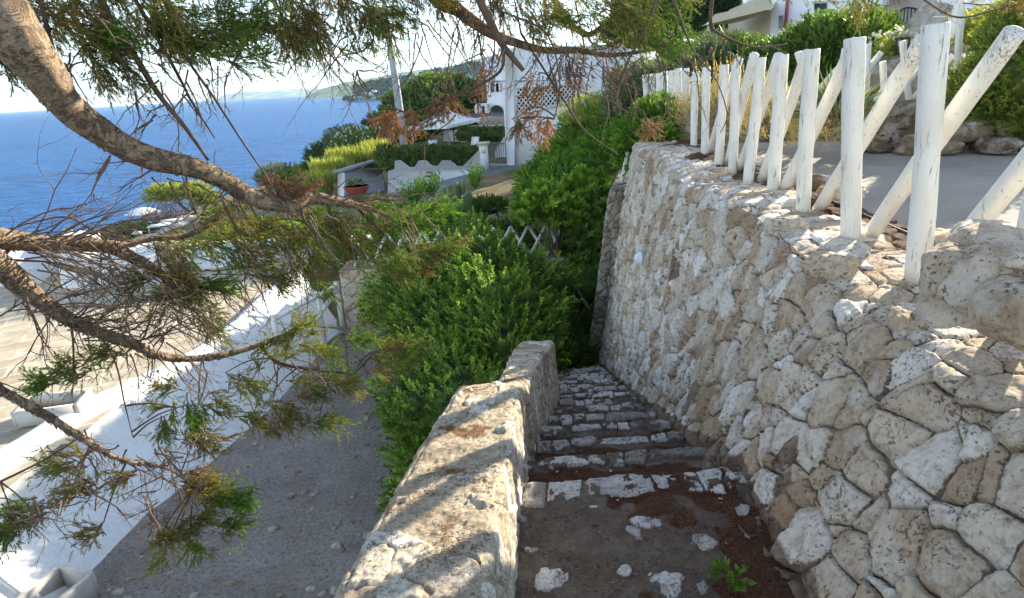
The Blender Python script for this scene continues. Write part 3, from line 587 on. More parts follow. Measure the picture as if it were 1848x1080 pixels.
def hatch(c,w,d,h,rz,label):
    t=thing('vent_box',label,'vent box',c,'square vent boxes on the white wall'); mb=MB(); th=.05; Cc,Ss=math.cos(rz),math.sin(rz)
    def L(x,y,z): return (c[0]+x*Cc-y*Ss,c[1]+x*Ss+y*Cc,c[2]+z)
    for x,y,a,b in((-w/2,0,th,d),(w/2,0,th,d),(0,-d/2,w-th-.004,th),(0,d/2,w-th-.004,th)): mb.box(L(x,y,h/2),(a,b,h),rz)
    mb.build('frame',M['grey_plaster'] if h<.2 else simple('cream_plaster',C((206,200,188)),.8,.06),t); mb=MB(); mb.box(L(0,0,.03),(w-.05,d-.05,.02),rz); mb.build('cover',simple('dark_grating',C((70,68,66)),.7,.2),t)
p=Z(85,1062,-2.62); hatch((p[0]-.12,p[1]-.05,-3.02),.85,.42,.3,1.25,'square cream framed vent box on the white wall at the lower left corner')
p=Z(105,735,-2.0); hatch((p[0]-.05,p[1],-2.1),.7,.45,.2,.2,'square white framed vent box on the terrace edge above the white wall')
# low white blocks on the far edge of the terrace
def wedge(name,pts,z0,z1,label,group=None,shift=(0,0)):
    pts=np.array(pts,float); c=pts.mean(0); top=c+(pts-c)*.82+np.array(shift); n=len(pts); V=np.vstack([np.c_[pts,np.full(n,z0)],np.c_[top,np.full(n,z1)]])
    mb=MB(); mb.add(V,[[i,(i+1)%n,n+(i+1)%n,n+i] for i in range(n)],[[n,n+i,n+i+1] for i in range(1,n-1)]); o=mb.build(name,M['white']); tag(o,label,'white wall',group); return o
def gp(u,v,z): p=Z(u,v,z); return (p[0],p[1])
wedge('white_buttress',[gp(112,522,-2.12),gp(172,522,-2.12),gp(205,480,-2.12),gp(128,470,-2.12)],-2.15,-1.25,'tall whitewashed buttress block on the far edge of the paved terrace','white blocks at the terrace edge')
wedge('white_bench_wall',[gp(176,522,-2.12),gp(300,512,-2.12),gp(330,488,-2.12),gp(205,474,-2.12)],-2.15,-1.5,'long low whitewashed wall to the right of the tall white buttress','white blocks at the terrace edge')
wedge('white_end_block',[gp(-30,520,-2.12),gp(75,512,-2.12),gp(110,480,-2.12),gp(-20,478,-2.12)],-2.15,-1.55,'whitewashed end block at the left edge of the terrace behind the bare twigs','white blocks at the terrace edge')
wedge('terrace_kerb',[gp(340,490,-2.12),gp(520,470,-2.12),gp(515,452,-2.12),gp(335,470,-2.12)],-2.15,-1.75,'low whitewashed kerb wall across the far end of the paved terrace','white blocks at the terrace edge')
# ================================================================ white log fence on the big wall
def log(mb,p,q,r,seed,bare0=0.,bare1=0.,n=16,taper=.96):
    p=np.array(p,float);q=np.array(q,float); k=14; t=np.linspace(0,1,k); P=p+(q-p)*t[:,None]; L=np.linalg.norm(q-p)
    sd_=R.normal(size=2)*.006; P[:,0]+=np.sin(t*3.1+seed)*.006*L; P[:,1]+=np.sin(t*2.3+seed*2)*.006*L
    rr=r*(1+(taper-1)*t+.03*np.sin(t*7+seed)); rr[0]*=.99
    P=np.vstack([P,P[-1]+(q-p)/L*.004]); rr=np.r_[rr,rr[-1]*.9]
    a=np.repeat(np.clip(np.interp(np.r_[t,1],[0,.04,.1,.78,.9,1],[max(bare0,.3),max(bare0,.22),.04,.04,bare1,max(bare1,.25)]),0,1),n); a=np.r_[a,0,bare1]
    mb.tube(P,rr,n,True,a,.05,int(seed*10))
def fence():
    f=thing('log_fence','white painted log fence with slanting braces along the top of the big stone wall','fence',(_ax(2.6),2.6,.72))
    px=[(1655,497,1690,45,60),(1533,435,1545,70,40),(1450,385,1467,90,28),(1397,350,1410,100,24),(1350,330,1372,105,20),(1322,308,1328,118,17),(1296,297,1308,118,16),(1271,280,1276,122,15),(1252,270,1256,130,13)]
    Pp=[]
    for k,(u,v,tu,tv,w) in enumerate(px):
        a=Z(u,v,.72); a[2]-=.03; b=Y(tu,tv,a[1]); Pp.append((a,b)); 
        mb=MB(); r=max(.040,w/2*(a[1]*1.06)/1152); r=min(r,.056); log(mb,a,b,r*.88,k+1.3,.35 if k in(1,3) else 0,0.); mb.build('post',M['wood'],f,True)
    a=np.array([_ax(2.0)+.0,1.98,.69]); mb=MB(); log(mb,a,a+[0.03,-.02,1.0],.055,9.1); mb.build('post',M['wood'],f,True)
    a=np.array([_ax(1.35),1.35,.69]); mb=MB(); log(mb,a,a+[0.0,-.02,1.0],.055,9.6); mb.build('post',M['wood'],f,True)
    ysq=[1.35,1.98]+[p[0][1] for p in Pp]; 
    for i in range(len(ysq)-2):                 # foot beside post i+1, leaning over to beyond post i
        y0=ysq[i+1]-.02; y1=ysq[i]-.22*(ysq[i+1]-ysq[i]); a=np.array([_ax(y0)+.085,y0+.02,.74]); b=np.array([_ax(y1)+.10,y1,1.68+.02*math.sin(i*2.)])
        if i>0: y1=ysq[i]-.30*(ysq[i]-ysq[i-1]); b[1]=y1; b[0]=_ax(y1)+.1
        mb=MB(); log(mb,a,b,.041,i+20.7,0,.5 if i in(2,3) else 0.); mb.build('brace',M['wood'],f,True)
    # farther stretch, bending left behind the bushes
    for k,(u,v,tu,tv) in enumerate([(1226,205,1224,124),(1212,200,1212,128),(1200,192,1198,130),(1190,186,1188,133),(1178,184,1176,134),(1168,182,1164,136),(1240,215,1238,124)]):
        y=9.6+.35*k if k<6 else 9.2; a=Y(u,v+25,y); b=Y(tu,tv,y); mb=MB(); log(mb,a,b,.05,k+40.1,0,.3*(k%2)); mb.build('post',M['wood'],f,True)
fence()
# second log fence on the low terrace wall behind
def fence2():
    f=thing('log_fence','small white log fence on the low brown stone wall beyond the asphalt terrace','fence',Y(1620,180,7.3))
    for k,(u,v,tu,tv) in enumerate([(1642,182,1628,75),(1597,178,1592,112),(1510,175,1525,88),(1562,165,1566,80),(1450,128,1440,95),(1722,170,1738,5),(1790,165,1815,-10)]):
        y=7.3+.12*math.sin(k); mb=MB(); log(mb,Y(u,v+4,y),Y(tu,tv,y),.036,k+60.3); mb.build('post',M['wood'],f,True)
    for k,(u,v,tu,tv) in enumerate([(1578,182,1656,78),(1600,190,1690,90),(1645,180,1720,100),(1475,165,1535,98),(1520,180,1590,95),(1700,178,1780,60)]):
        y=7.4; mb=MB(); log(mb,Y(u,v+2,y),Y(tu,tv,y-.1),.034,k+70.3); mb.build('brace',M['wood'],f,True)
fence2()
a,b,c,d_=Y(1560,283,6.9),Y(1870,300,5.9),Y(1560,190,7.1),Y(1870,185,6.1); bk=np.array([.35,.5,0])
rubble_block('low_wall',M['brownstone'],[(a,b,c,d_),(c,d_,c+bk,d_+bk),(a+bk,a,c+bk,c)],None,.025,.26,.15,120,'low brown stone wall bordering the far side of the asphalt terrace','wall')
mb=MB()
for k,(u,v,y,r_) in enumerate([(1590,268,6.6,.09),(1650,262,6.4,.16),(1700,266,6.2,.12),(1740,240,6.3,.17),(1560,262,6.8,.1),(1800,262,6.0,.12),(1480,330,4.3,.08),(1500,345,4.0,.07)]): boulder(mb,Y(u,v,y),r_,k+50,(1.4,.9,.6),rz=k,n=20)
o=mb.build('rocks',M['brownstone'],None,True,extra=SX); tag(o,'rough brown rocks lying along the foot of the low terrace wall','rocks',None,'stuff')
# cross wall fence (X lattice) seen over the bush
def xfence(name,p,q,h,n,r,label,cat='fence',lean=0,mat='wood',two=True):
    f=thing(name,label,cat,p); p=np.array(p,float);q=np.array(q,float)
    for k in range(n):
        a=p+(q-p)*k/n; b=p+(q-p)*(k+1)/n; mb=MB(); mb.tube([a,b+[0,0,h]],[r,r*.95],10,True,0.,.04,k); mb.build('brace',M[mat],f,True)
        if two: mb=MB(); mb.tube([b+[0,.05,0],a+[0,.05,h]],[r,r*.95],10,True,0.,.04,k+9); mb.build('brace',M[mat],f,True)
    return f
xfence('lattice_fence',(-3.1,12.35,-1.72),(1.45,12.35,-1.72),.62,13,.03,'white crossed log lattice on top of the cross wall, mostly hidden by the green bush')
# white wooden gate leaf beside the cross wall
def gate():
    p=np.array([-3.42,12.0,-3.0]); t=thing('wooden_gate','open white timber gate leaf with X bracing leaning by the pale stone cross wall','gate',p)
    q=np.array([-4.05,10.2,-3.0]); h=1.1; e=np.array([0,0,h])
    for nm,a,b,w in (('stile',p,p+e,.09),('stile',q,q+e,.09),('rail',p+[0,0,.08],q+[0,0,.08],.09),('rail',p+[0,0,h-.08],q+[0,0,h-.08],.09),('brace',p+[0,0,.12],q+[0,0,h-.14],.07),('brace',q+[0.02,0,.12],p+[0.02,0,h-.14],.07),('slat',p*.67+q*.33,p*.67+q*.33+e,.06),('slat',p*.33+q*.67,p*.33+q*.67+e,.06)):
        mb=MB(); mb.beam(a,b,w,.045); mb.build(nm,M['wood'],t)
gate()
# ================================================================ leaves
def rnd(n): v=R.normal(size=(n,3)); return v/np.linalg.norm(v,axis=1,keepdims=True)
def shoots(B,D,L,nl,ll,lw,ang,tone,acc,tipl=.15,start=.15,twr=0.):
    n=len(B); D=D/np.maximum(np.linalg.norm(D,axis=1,keepdims=True),1e-6); L=np.broadcast_to(L,(n,)); u=np.cross(D,rnd(n)); u/=np.maximum(np.linalg.norm(u,axis=1,keepdims=True),1e-6); w=np.cross(D,u)
    k=np.arange(nl); t=start+(1-start)*(k+.5)/nl; ph=k[None]*2.399+R.uniform(0,6.28,(n,1))+R.normal(size=(n,nl))*.3
    droop=-.15*(t**2)[None,:,None]*L[:,None,None]*np.array([0,0,1.])
    O=B[:,None]+D[:,None]*(t[None]*L[:,None])[...,None]+droop
    P=np.cos(ph)[...,None]*u[:,None]+np.sin(ph)[...,None]*w[:,None]; A=ang*(1-.45*t)[None,:,None]+R.normal(size=(n,nl,1))*.15
    d=D[:,None]*np.cos(A)+P*np.sin(A); s=np.cross(d,D[:,None]+.3*rnd(n)[:,None]); s/=np.maximum(np.linalg.norm(s,axis=2,keepdims=True),1e-6)
    l=ll*R.uniform(.65,1.2,(n,nl,1)); ww=lw*R.uniform(.7,1.15,(n,nl,1)); nn=np.cross(s,d)
    v0=O; v1=O+d*l*.45+s*ww*.5+nn*ww*.12; v2=O+d*l; v3=O+d*l*.45-s*ww*.5+nn*ww*.12
    V=np.stack([v0,v1,v2,v3],2).reshape(-1,3); m_=n*nl; i=np.arange(m_)[:,None]*4; T=np.concatenate([i+[0,1,2],i+[0,2,3]])
    tn=np.clip(np.broadcast_to(tone,(n,))[:,None]+tipl*(t[None]-.4)+R.normal(size=(n,nl))*.07,0,1); acc.add(V,T=T,a=np.repeat(tn.ravel(),4))
def crown(name,blobs,n,nl,ll,lw,L,mat,parent=None,ang=.8,tone=(.2,.8),upb=.4,core=.72,zmin=-.5,lump=.25,seed=0,label=None,cat=None,group=None,tipl=.15,coremat=None,zfloor=None,smoothcore=True):
    acc=MB(); vol=np.array([b[1][0]*b[1][1]+b[1][1]*b[1][2]+b[1][0]*b[1][2] for b in blobs]); cnt=(n*vol/vol.sum()).astype(int)
    for bi,((c,r),m_) in enumerate(zip(blobs,cnt)):
        c=np.array(c,float); r=np.array(r,float); d=rnd(int(m_*1.4)); d=d[d[:,2]>zmin][:m_]
        lp=1+lump*fbm(d*1.7+bi*5.1+seed,1,3,seed); rad=(1-.32*R.random(len(d))**1.6)*lp
        B=c+d*r*rad[:,None]-d*L*.5; D=d/r*r.mean()*.7+np.array([0,0,upb])+rnd(len(d))*.45
        tn=R.uniform(tone[0],tone[1],len(d))*.6+.4*(tone[0]+(tone[1]-tone[0])*(.5+.9*fbm(B,2.2/max(.3,r.mean()),2,seed+2)))
        if zfloor is not None: k=B[:,2]>zfloor; B,D,tn=B[k],D[k],tn[k]
        shoots(B,D,L*R.uniform(.6,1.25,len(B)),nl,ll,lw,ang,tn,acc,tipl)
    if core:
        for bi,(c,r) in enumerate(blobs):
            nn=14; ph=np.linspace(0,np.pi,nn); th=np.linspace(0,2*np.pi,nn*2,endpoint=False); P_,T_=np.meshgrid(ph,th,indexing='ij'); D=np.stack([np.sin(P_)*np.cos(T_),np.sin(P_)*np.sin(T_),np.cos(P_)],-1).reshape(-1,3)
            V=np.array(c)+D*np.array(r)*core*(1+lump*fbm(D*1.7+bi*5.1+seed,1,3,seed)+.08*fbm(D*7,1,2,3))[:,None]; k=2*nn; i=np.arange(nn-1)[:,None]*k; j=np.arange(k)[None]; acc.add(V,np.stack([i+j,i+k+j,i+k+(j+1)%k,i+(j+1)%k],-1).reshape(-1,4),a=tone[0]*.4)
    o=acc.build(name,mat,parent)
    if label: tag(o,label,cat,group)
    if name in('flowers','foliage','leaves','crown','lit_top_shoots','yellow_shoots','seed_heads'): o['kind']='stuff'
    return o
def G(*c): return [(p,C(x)) for p,x in c]
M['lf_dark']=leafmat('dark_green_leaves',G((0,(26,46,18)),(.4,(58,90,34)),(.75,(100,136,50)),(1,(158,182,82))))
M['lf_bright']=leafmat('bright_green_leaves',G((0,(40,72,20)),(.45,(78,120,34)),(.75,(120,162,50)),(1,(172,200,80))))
M['lf_yellow']=leafmat('yellow_green_leaves',G((0,(66,86,30)),(.5,(126,144,56)),(1,(196,198,104))))
M['lf_pine']=leafmat('pine_green_needles',G((0,(22,44,20)),(.5,(44,78,34)),(1,(92,124,54))),.2)
M['lf_jun']=leafmat('juniper_sprays',G((0,(126,92,68)),(.22,(142,114,78)),(.42,(128,120,66)),(.62,(84,100,50)),(.82,(82,124,44)),(1,(134,172,66))),.3,.6)
M['lf_dead']=leafmat('dead_brown_sprays',G((0,(112,94,82)),(.5,(140,116,96)),(1,(186,124,76))),.2,.8)
M['lf_grey']=leafmat('grey_green_leaves',G((0,(60,76,52)),(.5,(104,120,84)),(1,(160,170,130))),.2)
M['lf_dry']=leafmat('dry_straw',G((0,(120,100,66)),(.5,(172,152,106)),(1,(214,198,150))),.25,.8)
M['pink']=leafmat('pink_petals',G((0,(214,120,140)),(.5,(236,160,176)),(1,(250,204,210))),.3)
M['whitefl']=leafmat('white_petals',G((0,(206,204,190)),(1,(240,238,228))),.2)
M['redfl']=leafmat('red_petals',G((0,(150,24,24)),(1,(206,50,44))),.2)
def bushthing(name,label,cat,base,group=None): return thing(name,label,cat,base,group)
def stems(parent,base,tips,r,mat='branch_dark',name='stem'):
    mb=MB(); base=np.array(base,float)
    for k,tp_ in enumerate(tips):
        tp_=np.array(tp_,float); mid=(base+tp_)/2+R.normal(size=3)*.08*np.linalg.norm(tp_-base); t=np.linspace(0,1,7)[:,None]; P=(1-t)**2*base+2*t*(1-t)*mid+t*t*tp_
        mb.tube(P,np.linspace(r,r*.3,7),7,False,0,.1,k)
    return mb.build(name,M[mat],parent,True)
# dense green bush between the parapet and the path
b=bushthing('mastic_bush','dense dark green bush filling the middle below the stairs, left of the parapet','bush',(-.6,7.5,-3))
bl=[((-.75,7.2,-2.3),(1.0,1.3,.95)),((-.25,8.6,-1.8),(1.0,1.3,1.0)),((-1.0,9.3,-1.95),(1.0,1.2,.95)),((-.55,9.9,-1.35),(.95,1.0,.75)),((-.95,6.2,-2.65),(.55,.7,.7)),((.15,9.9,-1.9),(.85,.9,.85)),((-1.45,10.2,-1.6),(.8,.8,.7)),((-.35,6.2,-2.2),(.45,.9,.75)),((-.1,7.6,-1.75),(.5,.8,.6))]
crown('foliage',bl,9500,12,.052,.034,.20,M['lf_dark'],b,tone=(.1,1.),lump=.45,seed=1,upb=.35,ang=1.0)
crown('lit_top_shoots',[(c,(r[0]*1.06,r[1]*1.06,r[2]*1.1)) for c,r in bl],2300,12,.054,.034,.24,M['lf_bright'],b,tone=(.3,1.),core=0,lump=.45,seed=1,upb=.6,zmin=.0,ang=1.0)  # upper shoots in a brighter leaf colour, painting sunlit tips onto the bush
crown('dead_leaves',[(c,(r[0]*1.02,r[1]*1.02,r[2]*1.02)) for c,r in bl],160,7,.04,.02,.16,M['lf_jun'],b,tone=(0,.4),core=0,lump=.45,seed=1,zmin=-.2)['kind']='stuff'
stems(b,(-.6,7.5,-3.05),[(-.9,7.2,-2.2),(-.2,8.3,-1.9),(-.9,9,-1.8),(-1,5.8,-2.6)],.06)
# bush spreading over the far side of the stair foot
b=bushthing('creeping_bush','dark leafy creeper spilling over the foot of the stairs before the stone pier','bush',(1.0,9.4,-2.9))
crown('foliage',[((.75,9.9,-2.35),(.7,.7,.55)),((1.15,10.6,-2.0),(.7,.6,.5)),((.6,8.9,-2.35),(.5,.5,.4)),((1.0,9.0,-2.5),(.35,.3,.25))],1700,11,.05,.024,.22,M['lf_dark'],b,tone=(.05,.6),seed=4)
stems(b,(1.0,9.4,-3),[(.7,9.8,-2.3),(1.2,10.4,-2)],.03)
# geranium by the cross wall
b=bushthing('geranium_plant','small yellowish green geranium with red flowers in front of the pale stone cross wall','plant',Y(690,600,10.9))
c=Y(690,560,10.9); crown('foliage',[(c,(.42,.4,.42)),(c+[.3,-.1,-.1],(.3,.3,.3))],420,8,.07,.05,.15,M['lf_yellow'],b,tone=(.2,.9),seed=8)
crown('flowers',[(c+[-.1,0,.08],(.42,.38,.42))],14,10,.05,.035,.05,M['redfl'],b,core=0,seed=8,zmin=.1)
# pittosporum shrub with big glossy leaf rosettes
b=bushthing('pittosporum_shrub','bright green shrub with broad glossy leaves to the left of the stone pier','shrub',Y(1040,520,12.6)+[0,0,-.6])
pc=[(Y(985,370,12.2),(.42,.45,.38)),(Y(1020,395,12.4),(.5,.5,.45)),(Y(950,395,12.2),(.3,.35,.28)),(Y(1060,350,12.8),(.55,.5,.42))]
crown('foliage',pc,560,14,.13,.05,.16,M['lf_bright'],b,ang=1.15,tone=(.35,1.),seed=12,upb=.9,lump=.3,core=.5)
stems(b,Y(1010,480,12.3),[Y(985,372,12.1),(Y(1030,380,12.2)),Y(960,395,12.1),Y(1060,350,12.6),Y(1000,350,12.2)],.035,'twig')
b=bushthing('pittosporum_shrub','deep green broad leaved shrub standing directly against the stone pier','shrub',Y(1075,470,12.2)+[0,0,-.7])
crown('foliage',[(Y(1065,430,12.4),(.6,.6,.55)),(Y(1085,380,12.6),(.5,.5,.5)),(Y(1030,450,12.6),(.5,.5,.45)),(Y(1060,490,11.8),(.45,.4,.3))],950,12,.12,.05,.18,M['lf_dark'],b,ang=1.1,tone=(.3,.85),seed=14,upb=.7)
stems(b,Y(1075,500,12.2)+[0,0,-.5],[Y(1065,430,12.4),Y(1090,380,12.6)],.04)
# big bushes on the bank below the upper fence
b=bushthing('bank_bush','large rounded bush with yellow green top on the bank left of the big wall','bush',Y(1050,300,17)+[0,0,-1])
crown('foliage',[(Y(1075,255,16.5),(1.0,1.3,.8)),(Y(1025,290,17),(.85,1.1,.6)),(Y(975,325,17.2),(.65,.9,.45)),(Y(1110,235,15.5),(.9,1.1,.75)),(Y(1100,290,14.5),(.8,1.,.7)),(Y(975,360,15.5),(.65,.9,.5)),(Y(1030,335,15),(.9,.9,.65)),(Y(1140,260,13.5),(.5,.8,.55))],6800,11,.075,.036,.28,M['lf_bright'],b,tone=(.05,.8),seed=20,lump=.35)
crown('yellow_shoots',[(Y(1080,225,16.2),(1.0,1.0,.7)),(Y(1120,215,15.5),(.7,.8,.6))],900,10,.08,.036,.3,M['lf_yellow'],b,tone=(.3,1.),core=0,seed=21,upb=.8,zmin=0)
stems(b,Y(1040,330,16)+[0,0,-.8],[Y(1060,260,16.5),Y(1000,290,17),Y(1110,250,15.5)],.07)
b=bushthing('vine_bush','dark green leafy vine hanging over the far corner of the big stone wall','vine',Y(1190,240,9.6))
crown('foliage',[(Y(1185,212,9.7),(.38,.5,.28)),(Y(1150,250,9.6),(.28,.4,.3)),(Y(1210,195,10.2),(.4,.4,.2)),(Y(1135,290,9.8),(.2,.3,.3)),(Y(1190,245,9.0),(.25,.3,.15))],1500,9,.06,.04,.16,M['lf_bright'],b,tone=(.0,.75),seed=25,core=.6)
# dry shrub on the wall behind the fence
b=bushthing('dry_shrub','dry greyish straw coloured shrub growing behind the far end of the log fence','shrub',(2.9,8.2,.7))
crown('foliage',[((2.75,8.6,.98),(.45,.8,.42)),((3.0,7.4,.95),(.4,.8,.45)),((3.2,6.4,.9),(.35,.6,.36)),((2.6,9.6,.9),(.4,.6,.35))],2400,9,.05,.008,.26,M['lf_dry'],b,tone=(.1,.9),seed=31,upb=.9,core=0,ang=.5)
crown('seed_heads',[((2.9,8.4,1.2),(.5,1.3,.5))],420,12,.03,.012,.3,M['lf_dry'],b,tone=(.3,.8),seed=32,upb=2.,core=0,ang=.4,zmin=.1)
# oleanders
def oleander(lab,pts,n,fl,seed,base):
    b=bushthing('oleander_bush',lab,'oleander',base,'pink oleanders'); crown('foliage',pts,n,10,.12,.024,.3,M['lf_grey'],b,tone=(.1,.7),seed=seed,upb=.8,core=.5)
    crown('flowers',[(c,(r[0]*1.05,r[1]*1.05,r[2]*1.1)) for c,r in pts],fl,9,.05,.045,.08,M['pink'],b,core=0,seed=seed,upb=.8,zmin=.0); stems(b,base,[p[0] for p in pts],.03)
oleander('pink oleander left of the log fence in front of the big white house',[(Y(1140,165,14.5),(.55,.6,.5)),(Y(1125,200,14.5),(.45,.5,.4)),(Y(1165,150,14.),(.35,.4,.35))],900,80,40,Y(1140,250,14.5))
oleander('pink flowering oleander above the middle of the log fence, below the awning',[(Y(1275,120,12.5),(.55,.6,.38)),(Y(1300,100,13),(.6,.6,.35)),(Y(1235,125,12.8),(.5,.6,.35))],1000,90,44,Y(1275,200,12.5))
# hedges on the upper terrace
b=bushthing('hedge_bush','big rounded dark green hedge below the upper white house','hedge',Y(1480,190,11))
crown('foliage',[(Y(1490,95,11),(.75,.9,.62)),(Y(1540,110,10.5),(.5,.8,.6)),(Y(1420,125,11.3),(.75,.9,.5)),(Y(1480,160,10.6),(1.0,.7,.5)),(Y(1560,70,11.2),(.45,.7,.5)),(Y(1380,115,12),(.6,.7,.35)),(Y(1340,100,12.6),(.5,.6,.28))],6200,10,.06,.032,.2,M['lf_dark'],b,tone=(.1,.85),seed=50)
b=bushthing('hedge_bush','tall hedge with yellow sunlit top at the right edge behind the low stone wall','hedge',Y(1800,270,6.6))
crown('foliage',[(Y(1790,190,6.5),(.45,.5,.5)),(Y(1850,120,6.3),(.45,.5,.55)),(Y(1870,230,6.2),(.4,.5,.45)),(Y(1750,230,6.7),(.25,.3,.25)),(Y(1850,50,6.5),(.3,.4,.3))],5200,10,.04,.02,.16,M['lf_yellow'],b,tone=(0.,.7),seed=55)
# spiky yucca clump beside the terrace
b=bushthing('yucca_plant','grey green spiky leaved plant beside the asphalt terrace, behind the log fence','plant',Y(1510,240,6.4))
acc=MB(); c=Y(1505,215,6.3); d=rnd(150); d[:,2]=np.abs(d[:,2]); shoots(np.repeat(c[None],150,0)+d*.04,d,.05,2,.42,.03,.25,R.uniform(.1,1,150),acc,start=0); shoots(np.repeat(Y(1560,225,6.5)[None],60,0),np.abs(rnd(60))*[1,1,1]*np.sign(R.normal(size=(60,1)))*[1,1,0]+[0,0,.5],.05,2,.34,.025,.25,R.uniform(.1,.8,60),acc,start=0); acc.build('leaves',M['lf_grey'],b)
b=bushthing('flowering_shrub','small bush with white flowers by the iron gate of the upper house','shrub',Y(1610,110,9.5)); c=Y(1612,88,9.5)
crown('foliage',[(c+[0,0,-.1],(.3,.3,.25))],260,8,.05,.025,.14,M['lf_yellow'],b,seed=60); crown('flowers',[(c,(.33,.33,.28))],60,10,.05,.04,.05,M['whitefl'],b,core=0,seed=60,zmin=0)
b=bushthing('flowering_shrub','pale yellow green shrub with white blossom at the upper right corner','shrub',Y(1760,110,8.5)); c=Y(1765,40,8.6)
crown('foliage',[(c+[0.1,0,-.1],(.42,.3,.25))],330,8,.05,.025,.16,M['lf_yellow'],b,seed=61,tone=(.4,1)); crown('flowers',[(c,(.42,.33,.28))],70,10,.05,.04,.05,M['whitefl'],b,core=0,seed=61,zmin=0)
# small seedling on the landing
c=Z(1320,1052,.0); b=bushthing('seedling','small dark green leafy seedling growing from the landing at the foot of the wall','plant',c)
crown('leaves',[(c+[0,0,.02],(.07,.06,.03))],22,4,.03,.022,.03,M['lf_dark'],b,core=0,seed=62,upb=.8)
# weeds, prickly pear and scrub beyond the cross wall
def pear():
    c=Y(822,385,16.5); t=thing('prickly_pear','pale green prickly pear cactus standing on the bank beyond the bush','cactus',c); rt_=simple('cactus_skin',C((118,140,92)),.5,.2,4)
    for k,(u,v,r_,tilt,sc) in enumerate([(822,372,.28,.1,1.25),(800,368,.25,-.5,1.1),(842,365,.24,.5,1.2),(826,345,.2,-.3,1.3),(836,338,.17,.3,1.3),(808,350,.18,-.1,1.2),(812,383,.24,-.2,1),(848,382,.22,.4,1),(795,352,.15,-.5,1.3)]):
        mb=MB(); p=Y(u,v,16.5+.15*math.sin(k*2)); n=24; th=np.linspace(0,2*np.pi,n,endpoint=False); q=np.stack([np.cos(th)*r_*.8,0*th,np.sin(th)*r_*sc],1); a=k*.9
        layers=[(.1,-.03),(.8,-.03),(1,0),(.8,.03),(.1,.03)]; V=[]
        for s_,o_ in layers:
            w=q*s_; w[:,1]+=o_; x=w[:,0]*math.cos(tilt)+w[:,2]*math.sin(tilt); z=-w[:,0]*math.sin(tilt)+w[:,2]*math.cos(tilt); V.append(np.stack([x*math.cos(a*.4)-w[:,1]*math.sin(a*.4),x*math.sin(a*.4)+w[:,1]*math.cos(a*.4),z],1)+p)
        V=np.vstack(V); i=np.arange(4)[:,None]*n; j=np.arange(n)[None]; mb.add(V,np.stack([i+j,i+(j+1)%n,i+n+(j+1)%n,i+n+j],-1).reshape(-1,4)); mb.build('pad',rt_,t,True)
pear()
def weeds(lab,pts,seed,mat='lf_bright',n=220,ll=.12,lw=.06,L=.7,cat='weeds',name='leafy_weed',tone=(.3,1)):
    b=bushthing(name,lab,cat,np.array(pts[0][0])-[0,0,pts[0][1][2]]); crown('foliage',pts,n,11,ll,lw,L,M[mat],b,core=0,ang=1.2,upb=1.6,seed=seed,tone=tone,zmin=-.1); return b
weeds('tall light green leafy weeds left of the prickly pear, against the white garden wall',[(Y(770,362,17.5),(.6,.5,.5)),(Y(745,375,17.5),(.4,.5,.4))],70,n=110)
weeds('tall light green leafy weeds right of the prickly pear',[(Y(858,345,17.8),(.4,.4,.45))],71,n=60)
b=bushthing('scrub_bush','olive green scrub below the prickly pear, beyond the lattice','bush',Y(780,430,16))
crown('foliage',[(Y(780,410,15.5),(1.0,.9,.5)),(Y(720,400,16.5),(1.0,1,.45)),(Y(850,420,15),(.6,.7,.4)),(Y(680,420,16),(.8,.9,.4))],2300,9,.08,.03,.22,M['lf_bright'],b,tone=(.1,.75),seed=72)
b=bushthing('scrub_bush','dark ivy like scrub on the shaded bank right of the prickly pear','bush',Y(900,440,15))
crown('foliage',[(Y(905,430,14.8),(.7,.7,.4)),(Y(880,375,17.5),(.6,.6,.25)),(Y(950,440,14.2),(.5,.5,.35))],1300,9,.07,.04,.18,M['lf_dark'],b,tone=(.05,.6),seed=73)
b=bushthing('scrub_bush','green ground bush behind the cross wall lattice, under the juniper boughs','bush',Y(600,470,16)); 
crown('foliage',[(Y(600,440,17),(1.3,1.2,.55)),(Y(520,440,19),(1.4,1.4,.6)),(Y(450,430,22),(1.6,1.5,.7)),(Y(640,450,15),(.8,.8,.45))],3000,9,.09,.035,.25,M['lf_bright'],b,tone=(.1,.8),seed=74)
# bamboo pole and black hose in front of the cross wall, white pole by the vine
mb=MB(); mb.tube([Y(1064,560,9.6),Y(1000,452,11.2)],[.022,.018],10,True,.2); o=mb.build('bamboo_pole',M['twig'],None,True); tag(o,'thin grey wooden pole leaning diagonally before the stone cross wall','pole')
mb=MB(); mb.tube([Y(u,v,11.95) for u,v in((985,500),(1005,505),(1030,508),(1050,506),(1066,500))],.014,8); o=mb.build('hose',simple('black_rubber',C((26,28,30)),.5,.1),None,True); tag(o,'black hose sagging along the face of the stone cross wall','hose')
mb=MB(); mb.tube([Y(1122,328,9.5),Y(1133,275,9.6)],[.035,.033],12,True,0.); o=mb.build('white_pole',M['wood'],None,True); tag(o,'short white painted log leaning beside the far end of the big wall','pole')
mb=MB(); mb.tube([Y(1120,340,3.)*0+np.array([_ax(4.3)+.25,4.6,.74]),np.array([_ax(2.)+.3,2.0,.74])],.012,8); o=mb.build('water_pipe',simple('dark_pipe',C((40,38,38)),.5,.1),None,True); tag(o,'thin dark pipe running along the wall top behind the log fence','pipe')
